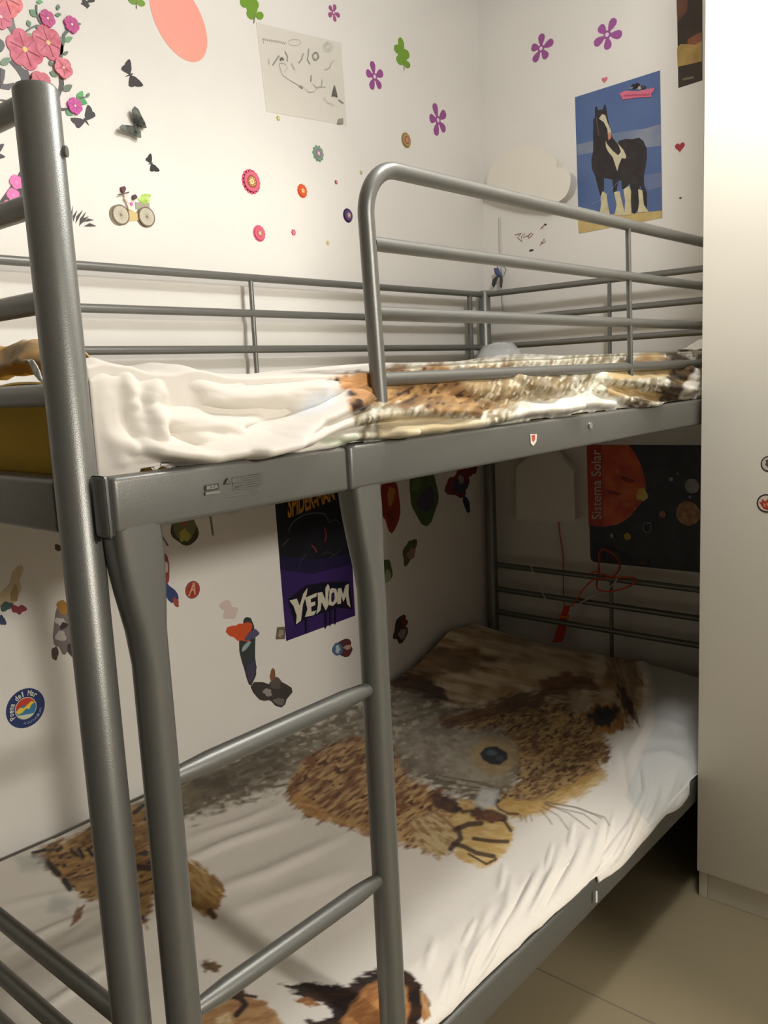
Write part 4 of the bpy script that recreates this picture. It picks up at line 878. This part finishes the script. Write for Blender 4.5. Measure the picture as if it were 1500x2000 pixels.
pt.fur([(930, 1582), (960, 1586), (985, 1600), (960, 1612), (930, 1604)], (122, 78, 48), (86, 52, 32), .2, 14, 5, 5, 6)
# whiskers
for pl in ([(960, 1545), (900, 1535), (830, 1520)], [(962, 1540), (920, 1528), (850, 1516)], [(960, 1548), (910, 1545), (850, 1540)], [(955, 1550), (915, 1556), (880, 1566)], [(965, 1538), (940, 1530), (905, 1526)]): pt.stroke(pl, 1.7, (80, 64, 50), .6)
for pl in ([(1062, 1570), (1120, 1578), (1180, 1598), (1190, 1614)], [(1064, 1572), (1110, 1590), (1150, 1620)], [(1060, 1578), (1090, 1595), (1110, 1622)], [(1066, 1568), (1130, 1580), (1175, 1600)], [(1056, 1584), (1070, 1600), (1078, 1612)], [(1016, 1594), (1018, 1606)], [(1026, 1595), (1028, 1608)], [(1036, 1594), (1039, 1606)], [(1066, 1574), (1140, 1592), (1165, 1612)]): pt.stroke(pl, 1.7, (110, 92, 80), .55)
pt.fur([(940, 1540), (975, 1545), (968, 1575), (945, 1582), (925, 1572)], (206, 208, 206), (196, 196, 192), 0, 10, 8, 8, 4, k=.8)
# second animal, left
pt.fur([(62, 1668), (120, 1645), (180, 1615), (260, 1570), (300, 1600), (345, 1640), (352, 1690), (320, 1700), (300, 1760), (285, 1812), (262, 1800), (240, 1740), (190, 1765), (150, 1755), (132, 1728), (110, 1710), (84, 1695)], (178, 142, 84), (128, 92, 52), -.4, 22, 6, 8, 12, con=2.0, c3=(66, 42, 26))
pt.stroke([(64, 1668), (90, 1662)], 4, (40, 26, 20)); pt.stroke([(92, 1685), (105, 1700), (115, 1710)], 8, (48, 34, 26)); pt.stroke([(126, 1722), (136, 1738)], 8, (40, 28, 24)); pt.stroke([(262, 1695), (292, 1698)], 8, (70, 48, 34))
for a in ((140, 1665, 150, 1672), (155, 1662, 162, 1675), (172, 1660, 180, 1672), (120, 1658, 112, 1664), (262, 1590, 280, 1575)): pt.stroke([(a[0], a[1]), (a[2], a[3])], 5, (44, 30, 22))
pt.fur([(150, 1775), (165, 1770), (158, 1795), (138, 1812)], (150, 112, 88), (130, 90, 66), -.8, 14, 4, 4, 4)
pt.fur([(30, 1675), (80, 1670), (90, 1700), (40, 1705)], (178, 184, 176), (190, 194, 186), 0, 14, 8, 16, 8, k=.7); pt.fur([(100, 1750), (150, 1760), (130, 1785), (95, 1782)], (172, 182, 174), (186, 192, 186), 0, 14, 8, 16, 8, k=.7)
pt.fur([(362, 1680), (378, 1688), (400, 1700), (428, 1725), (438, 1752), (420, 1778), (405, 1795), (372, 1770), (340, 1770), (340, 1690)], (182, 148, 84), (146, 108, 56), .7, 14, 6, 6, 10)
pt.stroke([(410, 1782), (418, 1792)], 9, (96, 66, 44))
# third animal, bottom
pt.fur([(382, 1985), (400, 1965), (440, 1945), (480, 1945), (520, 1960), (545, 1985), (570, 2030), (380, 2030)], (190, 150, 104), (160, 118, 74), -.3, 22, 6, 6, 8)
pt.stroke([(440, 1945), (470, 1952), (480, 1965), (462, 1985)], 8, (56, 36, 26)); pt.stroke([(400, 1965), (450, 1942), (500, 1950)], 4, (70, 46, 30)); pt.stroke([(455, 1932), (470, 1942)], 12, (70, 48, 34))
pt.fur([(420, 1990), (450, 1975), (455, 2010), (430, 2030)], (226, 204, 160), (206, 176, 124), -.8, 16, 5, 6, 6)
pt.fur([(384, 1882), (405, 1878), (430, 1888), (424, 1900), (400, 1900)], (84, 62, 44), (120, 92, 60), 0, 10, 5, 6, 8)
pt.fur([(545, 1925), (585, 1918), (640, 1920), (680, 1930), (700, 1910), (740, 1896), (790, 1900), (825, 1925), (838, 1965), (820, 1995), (790, 2030), (640, 2030), (600, 2000), (645, 1985), (640, 1965), (580, 1948)], (36, 26, 22), (60, 40, 28), 0, 20, 5, 6, 12)
pt.fur([(690, 1960), (720, 1925), (770, 1915), (795, 1935), (800, 1975), (785, 2020), (700, 2030), (665, 2000)], (196, 142, 88), (164, 108, 62), -.5, 22, 6, 8, 8)
pt.fur([(820, 1935), (836, 1955), (838, 1985), (826, 1998), (822, 1960)], (190, 150, 106), (170, 120, 74), 1.4, 16, 5, 4, 4)
pt.fur([(575, 1955), (600, 1950), (625, 1965), (600, 1968)], (190, 140, 90), (150, 100, 60), 0, 10, 5, 4, 6)
# drop the part of the printed sheet pulled aside at the far front corner
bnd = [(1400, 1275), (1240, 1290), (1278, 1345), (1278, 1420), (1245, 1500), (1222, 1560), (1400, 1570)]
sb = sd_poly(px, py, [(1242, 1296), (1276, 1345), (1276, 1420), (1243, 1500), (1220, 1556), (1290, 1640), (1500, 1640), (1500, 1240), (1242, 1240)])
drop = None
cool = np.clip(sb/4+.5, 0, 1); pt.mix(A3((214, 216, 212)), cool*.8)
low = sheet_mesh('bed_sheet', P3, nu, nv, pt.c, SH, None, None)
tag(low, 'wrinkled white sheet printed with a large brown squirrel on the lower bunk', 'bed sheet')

# ---- upper sheet
nu, nv = 640, 260
xs = np.linspace(.022, 1.93, nu)
ys, zs = [], []
for t in np.linspace(W-.02, .045, 120): ys.append(t); zs.append(0.)
for a in np.linspace(0, math.pi/2, 30)[1:]: ys.append(.045-.045*math.sin(a)); zs.append(-.022*(1-math.cos(a)))
for t in np.linspace(0, 1, 110)[1:]: ys.append(-.0-.022*t); zs.append(-.022-.074*t)
yp = np.interp(np.linspace(0, len(ys)-1, nv), range(len(ys)), ys); zp_ = np.interp(np.linspace(0, len(zs)-1, nv), range(len(zs)), zs)
X = np.repeat(xs, nv); Yb = np.tile(yp, nu); Zo = np.tile(zp_, nu)
X = X+.095*np.clip((Yb-.035)/.04, 0, 1)*np.clip(1-(X-.022)/.3, 0, 1)      # the near end is pulled aside behind the front edge
P0 = np.stack([X, Yb, 1.334+Zo], 1); px, py = topx(P0); side = np.clip((.03-Yb)/.04, 0, 1)
zt = 1.333+.016*np.exp(-((X-.045)/.05)**2)*np.clip((.3-Yb)/.2, 0, 1)+.012*np.exp(-((X-.150)/.030)**2-((Yb-.08)/.12)**2)+np.interp(X, [0, .35, .55, .8, 1.0, 1.4, 1.95], [0, -.003, .003, .004, .010, .012, .010])
zt += .02*np.exp(-((X-1.62)/.12)**2-((Yb-.55)/.2)**2)
zt += (fbm(X*5, Yb*6, 3)-.5)*.014*(1-side)
disp = np.zeros_like(X)
for pl, A, w_ in (([(200, 860), (300, 882), (400, 890), (520, 862), (600, 815), (690, 775)], .016, 13), ([(470, 885), (560, 860), (640, 826), (720, 806), (800, 800), (900, 805)], .016, 12), ([(400, 780), (500, 770), (620, 755)], .006, 18), ([(300, 750), (290, 790), (310, 850)], .006, 14),
        ([(185, 790), (205, 840), (240, 900)], .016, 12), ([(180, 730), (200, 790)], .008, 14), ([(240, 750), (255, 800)], .006, 12), ([(740, 840), (840, 832), (930, 822), (1000, 806), (1100, 798)], .015, 10), ([(640, 850), (760, 845)], .010, 7),
        ([(900, 760), (1000, 765), (1100, 760)], .006, 16), ([(1170, 745), (1230, 750), (1330, 760)], .013, 9), ([(1160, 765), (1220, 785), (1290, 800)], .012, 8), ([(1090, 790), (1180, 790)], .008, 8), ([(1000, 740), (1060, 770)], .006, 10), ([(560, 880), (660, 856)], .008, 8), ([(1340, 730), (1350, 770)], .012, 8), ([(330, 722), (400, 735), (460, 745)], .004, 10), ([(340, 770), (420, 800), (560, 800)], -.007, 16), ([(330, 840), (380, 870)], -.006, 12), ([(480, 835), (600, 800), (700, 750)], -.006, 10), ([(240, 820), (270, 880), (330, 900)], -.007, 10)):
    disp += A*np.exp(-(d_line(px, py, pl)/w_)**2)
disp += (fbm(X*9, Zo*40+X*3, 3)-.5)*.012*side+ (fbm(X*30, Zo*90, 2)-.5)*.003*side
# hem heights above the beam
hz = np.interp(X, [0, .6, .8, 1.0, 1.2, 1.95], [.0, .0, .004, .002, .0, .0])
nearr = np.clip((X-.022)/.05, 0, 1); disp = disp*nearr*1.7
tt = np.clip(-Zo/.07, 0, 1)
Zo2 = Zo*(1-hz/.09)
Z = 1.333+(zt-1.333)*(1-tt)+Zo2+disp*.25*(1-side)
Y = Yb-disp*side*1.15-.004*side
Y = np.where((X < .07) & (Yb < .004), Y*nearr+(-.002)*(1-nearr), Y)
Y = np.where(side > .3, np.minimum(Y, .0015), Y)
Z = np.where(Yb > .04, np.maximum(Z, 1.3300), Z)
Z = np.where((Yb > .0) & (Yb <= .04), np.maximum(Z, 1.3285-.022*(1-np.sqrt(np.clip(1-((.04-Yb)/.04)**2, 0, 1)))), Z)
Z = np.where(Yb > .0, Z, np.where(Y < -.0185, np.maximum(Z, 1.2432), Z))
P3 = np.stack([X, np.minimum(Y, W-.02), Z], 1); px, py = topx(P3)
pt = Paint(px, py, (218, 212, 202))
pt.fur([(700, 730), (790, 710), (960, 700), (1060, 690), (1320, 680), (1400, 690), (1400, 850), (1100, 850), (930, 845), (740, 870), (690, 850), (695, 790)], (206, 202, 184), (128, 114, 84), -1.0, 15, 5.5, 14, 18, con=2.6, c3=(232, 228, 214))
pt.fur([(640, 742), (700, 728), (860, 715), (980, 712), (1010, 760), (990, 800), (900, 812), (830, 800), (740, 790), (700, 800), (682, 775), (690, 752)], (176, 140, 90), (124, 92, 56), -.5, 17, 7, 10, 16, con=2.2, c3=(70, 48, 34))
pt.fur([(640, 738), (720, 728), (720, 770), (700, 800), (680, 802), (690, 770), (655, 752)], (206, 160, 112), (190, 140, 90), 0, 20, 7, 5, 8)
for x, y, s_ in ((688, 772, 9), (695, 795, 10), (706, 800, 8), (655, 742, 6), (660, 750, 5), (700, 785, 5)): pt.fur(E(x, y, s_, s_*.6), (44, 30, 24), (60, 40, 30), 0, 9, 6, 4, 6)
pt.fur([(600, 775), (640, 758), (662, 770), (655, 795), (620, 812), (570, 820)], (204, 212, 222), (212, 216, 220), 0, 20, 10, 16, 8, k=.7)
pt.fur([(740, 812), (860, 812), (940, 826), (900, 846), (740, 862)], (190, 172, 134), (214, 202, 172), -.1, 30, 5, 8, 10)
pt.fur([(880, 722), (1000, 712), (1130, 715), (1100, 790), (1000, 800), (940, 790)], (160, 142, 106), (104, 84, 54), -1.0, 15, 5, 16, 16, k=.8, c3=(206, 200, 178))
pt.fur([(1020, 780), (1200, 770), (1230, 800), (1100, 806), (1000, 812)], (232, 230, 222), (206, 200, 186), .2, 20, 6, 12, 12, k=.9)
pt.fur([(1230, 700), (1290, 690), (1300, 702), (1250, 708)], (206, 176, 128), (176, 140, 90), 0, 20, 6, 6, 6)
pt.fur([(1170, 725), (1310, 722), (1320, 738), (1200, 740)], (206, 190, 150), (186, 160, 110), 0, 20, 5, 6, 6)
pt.fur([(1298, 690), (1340, 688), (1360, 720), (1360, 790), (1320, 785), (1270, 790), (1230, 790), (1260, 765), (1300, 760), (1310, 735)], (40, 32, 24), (84, 62, 36), .5, 18, 5, 8, 14, c3=(120, 96, 50))
pt.fur([(1180, 745), (1290, 770), (1280, 785), (1190, 770)], (206, 186, 140), (170, 140, 92), .3, 20, 5, 6, 6)
pt.fur([(1338, 745), (1362, 720), (1362, 785), (1325, 780)], (228, 222, 210), (210, 202, 188), 0, 20, 8, 5, 4)
pt.fur([(620, 862), (700, 850), (700, 862), (640, 870)], (176, 188, 160), (190, 196, 176), 0, 20, 6, 6, 6)
up = sheet_mesh('bed_sheet', P3, nu, nv, pt.c, SH)
tag(up, 'rumpled sheet, plain white then brown fur print, hanging over the upper bunk edge', 'bed sheet')

# ---- small crumpled textiles and plastic
def crumple(name, fn, nu, nv, mt, label, cat, amp=.006, seed=0, thick=.001, sc=30):
    vs, fs = [], []
    for i in range(nu):
        for j in range(nv):
            p_ = Vector(fn(i/(nu-1), j/(nv-1))); d = mnoise.noise_vector(p_*sc+Vector((seed, 0, 0)))*amp+mnoise.noise_vector(p_*sc*2.7+Vector((seed, 5, 0)))*amp*.5
            vs.append(p_+d)
    for i in range(nu-1):
        for j in range(nv-1): fs.append((i*nv+j, (i+1)*nv+j, (i+1)*nv+j+1, i*nv+j+1))
    me = bpy.data.meshes.new(name); me.from_pydata([tuple(v) for v in vs], [], fs); me.materials.append(mt)
    me.shade_smooth()
    o = link(name, me); s_ = o.modifiers.new('t', 'SOLIDIFY'); s_.thickness = thick; s_.offset = 1
    return tag(o, label, cat)
tan = mat('tan_brown_cotton', (206, 190, 160), .9, bump=.3, bscale=60, var=(204, 158, 100), vscale=14)
crumple('folded_cloth', lambda u_, v_: (.033+.07*u_, .085+.60*v_, 1.342+.036*math.sin(min(1, u_*1.2+.1)*math.pi)*(.8+.2*math.sin(v_*9))), 24, 70, tan, 'crumpled tan and brown cloth on the yellow mattress beside the near post', 'cloth', .005, 2, .0015, 26)
wc = mat('white_cotton', (226, 222, 214), .9)
pc = [onp(58, 703, 0, .026), onp(82, 742, 0, .020)]
crumple('cloth_corner', lambda u_, v_: tuple(Vector(pc[0]).lerp(Vector(pc[1]), u_)+Vector((-.002, .010-.02*v_, (.006 if True else 0)*math.sin(u_*math.pi)-(v_-.5)*.012*u_))), 12, 8, wc, 'small white cloth corner poking out beside the near post', 'cloth', .002, 4, .001, 60)
pl_m = mat('clear_plastic_film', (224, 226, 226), .2, 0, bump=.8, bscale=40, Alpha=.45)
def bag(u_, v_):
    a = u_*2*math.pi; r_ = .075*(1-.55*v_); return (1.925+r_*.8*math.cos(a), .78+r_*1.2*math.sin(a), 1.358+.052*math.sin(v_*math.pi/2))
crumple('plastic_bag', bag, 40, 12, pl_m, 'crumpled translucent plastic bag in the far corner of the upper bunk', 'plastic bag', .007, 9, .0006, 28)
crumple('pillowcase_end', lambda u_, v_: (1.88+.10*u_, .02+.16*v_, 1.354+.040*math.sin(u_*math.pi)*math.sin(math.pi*(.15+.85*v_))), 20, 34, wc, 'white bunched fabric at the far front corner of the upper bunk', 'cloth', .007, 6, .001, 24)
P_ = onp(1165, 1747, 1, -.055)
tb = box('care_tag', P_[0]-.003, P_[0]+.003, -.0555, -.0545, P_[2]-.016, P_[2]+.006, wc); tb.parent = low

# ------------------------------------------------------------------ lamps on the far wall
LW = mat('white_plastic_lamp', (226, 220, 206), .4)
def prism(name, front_px, x0, mt, label, cat, bev=.008, inset=0.0):
    pts = [onp(a, b_, 0, x0) for a, b_ in front_px]; bm = bmesh.new()
    f_ = [bm.verts.new(p) for p in pts]; k_ = [bm.verts.new((WX-.0005, p[1], p[2])) for p in pts]; n = len(pts)
    ff = bm.faces.new(f_); bm.faces.new(k_[::-1])
    for i in range(n): bm.faces.new((f_[i], f_[(i+1) % n], k_[(i+1) % n], k_[i]))
    bm.normal_update()
    bmesh.ops.bevel(bm, geom=list(ff.edges), offset=bev, segments=4, profile=.5, affect='EDGES')
    return from_bm(name, bm, mt, None, True, 40)
cloud = []
anchors = zk([(290, 640), (288, 560), (330, 430), (400, 325), (480, 262), (560, 225), (650, 208), (760, 203), (840, 225), (885, 275), (950, 300), (988, 350), (1000, 432), (1075, 440), (1125, 478), (1140, 560), (1118, 660), (1075, 722), (1010, 765), (950, 780), (880, 775), (800, 770), (700, 765), (560, 735), (420, 700), (330, 668)])
cl_ = thing('cloud_lamp', 'white cloud-shaped wall lamp left of the horse poster', 'wall lamp', (WX, .77, 1.93))
sp = smooth_path([(a, b, 0) for a, b in anchors+[anchors[0]]], 3)[:-1]
o = prism('shade', [(q.x, q.y) for q in sp], 2.048, LW, '', '', .006); adopt(o, cl_)
hl = thing('house_lamp', 'white house-shaped wall lamp under the upper bunk left of the planet poster', 'wall lamp', (WX, .70, .94))
o = prism('shade', [(1012, 1012), (1012, 916), (1042, 888), (1060, 872), (1082, 884), (1116, 922), (1119, 1016)], 2.052, LW, '', '', .008); adopt(o, hl)
zq = lambda pts: zm(pts, 960, 1010, 4.412)
OC = mat('orange_cord_rubber', (206, 74, 34), .5); WC2 = mat('white_cord', (196, 190, 184), .5)
def cord(name, pts, x, r, mt, label, cat='cord', parent=None):
    P_ = [Vector(onp(a, b_, 0, x if not isinstance(x, (list, tuple)) else x[i])) for i, (a, b_) in enumerate(pts)]
    o = tube(name, smooth_path(P_, 8), r, mt, parent, 8)
    if label: tag(o, label, cat)
    return o
o = cord('power_cord', zq([(580, 20), (590, 150), (615, 300), (620, 500), (622, 650), (625, 760)]), 2.085, .0021, OC, None, parent=hl); adopt(o, hl)
cord('orange_cord', zq([(850, 490), (890, 470), (960, 490), (1050, 520), (1220, 522), (1240, 560), (1150, 610), (1020, 640), (930, 630), (905, 580), (925, 480), (925, 330), (950, 280), (1000, 290), (1080, 350), (1105, 430), (1060, 500), (960, 530), (880, 540), (800, 610), (740, 700), (690, 770)]), [2.012, 2.008, 2.012, 2.008, 2.012, 2.006, 2.004, 2.004, 2.008, 2.012, 2.07, 2.08, 2.08, 2.08, 2.07, 2.05, 2.006, 2.004, 2.008, 2.006, 2.004, 2.004], .0026, OC, 'long tangled orange cord looped over the lower bed end rails')
cord('white_cord', zq([(330, 400), (370, 500), (430, 630), (480, 730), (560, 820)]), 2.012, .0019, WC2, 'thin white cord hanging left of the orange bundle on the bed end')
cord('white_cord', zq([(1085, 520), (1050, 580), (940, 650), (820, 710), (740, 755), (680, 770)]), 2.008, .0026, WC2, 'thicker white cord running from the end rail down to the orange bundle')
ob = thing('cord_bundle', 'bound bundle of orange cord hanging behind the lower end rails', 'cord bundle', tuple(onp(1100, 1200, 0, 2.03)))
for k in range(5):
    dx = (k-2)*14
    o = cord('strand', zq([(650+dx*.8, 770), (625+dx*.7, 850), (610+dx, 930), (590+dx*1.2, 1010), (570+dx*1.2, 1075)]), [2.013, 2.030, 2.048, 2.050, 2.050], .0034, OC, None, parent=ob); adopt(o, ob)
o = cord('binding', zq([(590, 850), (630, 862), (665, 852)]), 2.022, .0042, mat('orange_tape', (230, 110, 36), .5), None, parent=ob); adopt(o, ob)
# cable cover and cord in the corner above
cc_ = cord('power_cord', zk([(405, 950), (408, 1150), (415, 1300), (430, 1480), (438, 1600), (440, 1800), (452, 1930)]), 2.095, .0022, WC2, None, parent=cl_); adopt(cc_, cl_)
# blue keyring charm hanging in the corner
ch = thing('hanging_charm', 'small blue and dark grey charm hanging on the corner above the far post', 'ornament', tuple(onp(972, 540, 0, 2.07)))
def pillow(name, pts, x, th, mt, parent):
    bm = bmesh.new(); n = len(pts); c = Vector((0, 0, 0)); F_ = [Vector(onp(a, b_, 0, x)) for a, b_ in pts]
    for q in F_: c += q/n
    rim = [bm.verts.new(q) for q in F_]; mid1 = [bm.verts.new(q.lerp(c, .35)+Vector((-th*.8, 0, 0))) for q in F_]; mid2 = [bm.verts.new(q.lerp(c, .35)+Vector((th*.8, 0, 0))) for q in F_]
    a_ = bm.verts.new(c+Vector((-th, 0, 0))); b2 = bm.verts.new(c+Vector((th, 0, 0)))
    for i in range(n):
        j = (i+1) % n
        bm.faces.new((rim[i], rim[j], mid1[j], mid1[i])); bm.faces.new((rim[j], rim[i], mid2[i], mid2[j])); bm.faces.new((mid1[i], mid1[j], a_)); bm.faces.new((mid2[j], mid2[i], b2))
    return from_bm(name, bm, mt, parent, True)
for nm, pts, col in (('upper_piece', [(345, 1480), (395, 1475), (420, 1520), (440, 1560), (400, 1580), (360, 1540)], (74, 84, 122)), ('lower_piece', [(400, 1560), (385, 1600), (365, 1650), (350, 1690), (325, 1650), (335, 1600), (370, 1565)], (56, 58, 66)), ('side_piece', [(405, 1545), (440, 1560), (442, 1620), (432, 1690), (415, 1680), (412, 1610)], (66, 68, 72))):
    o = pillow(nm, zk(pts), 2.072, .005, mat('charm_'+nm, col, .7), ch); adopt(o, ch)
o = cord('loop', zk([(380, 1490), (400, 1440), (470, 1480), (475, 1500), (458, 1545)]), 2.075, .0012, mat('charm_cord', (70, 80, 72), .7), None, parent=ch); adopt(o, ch)
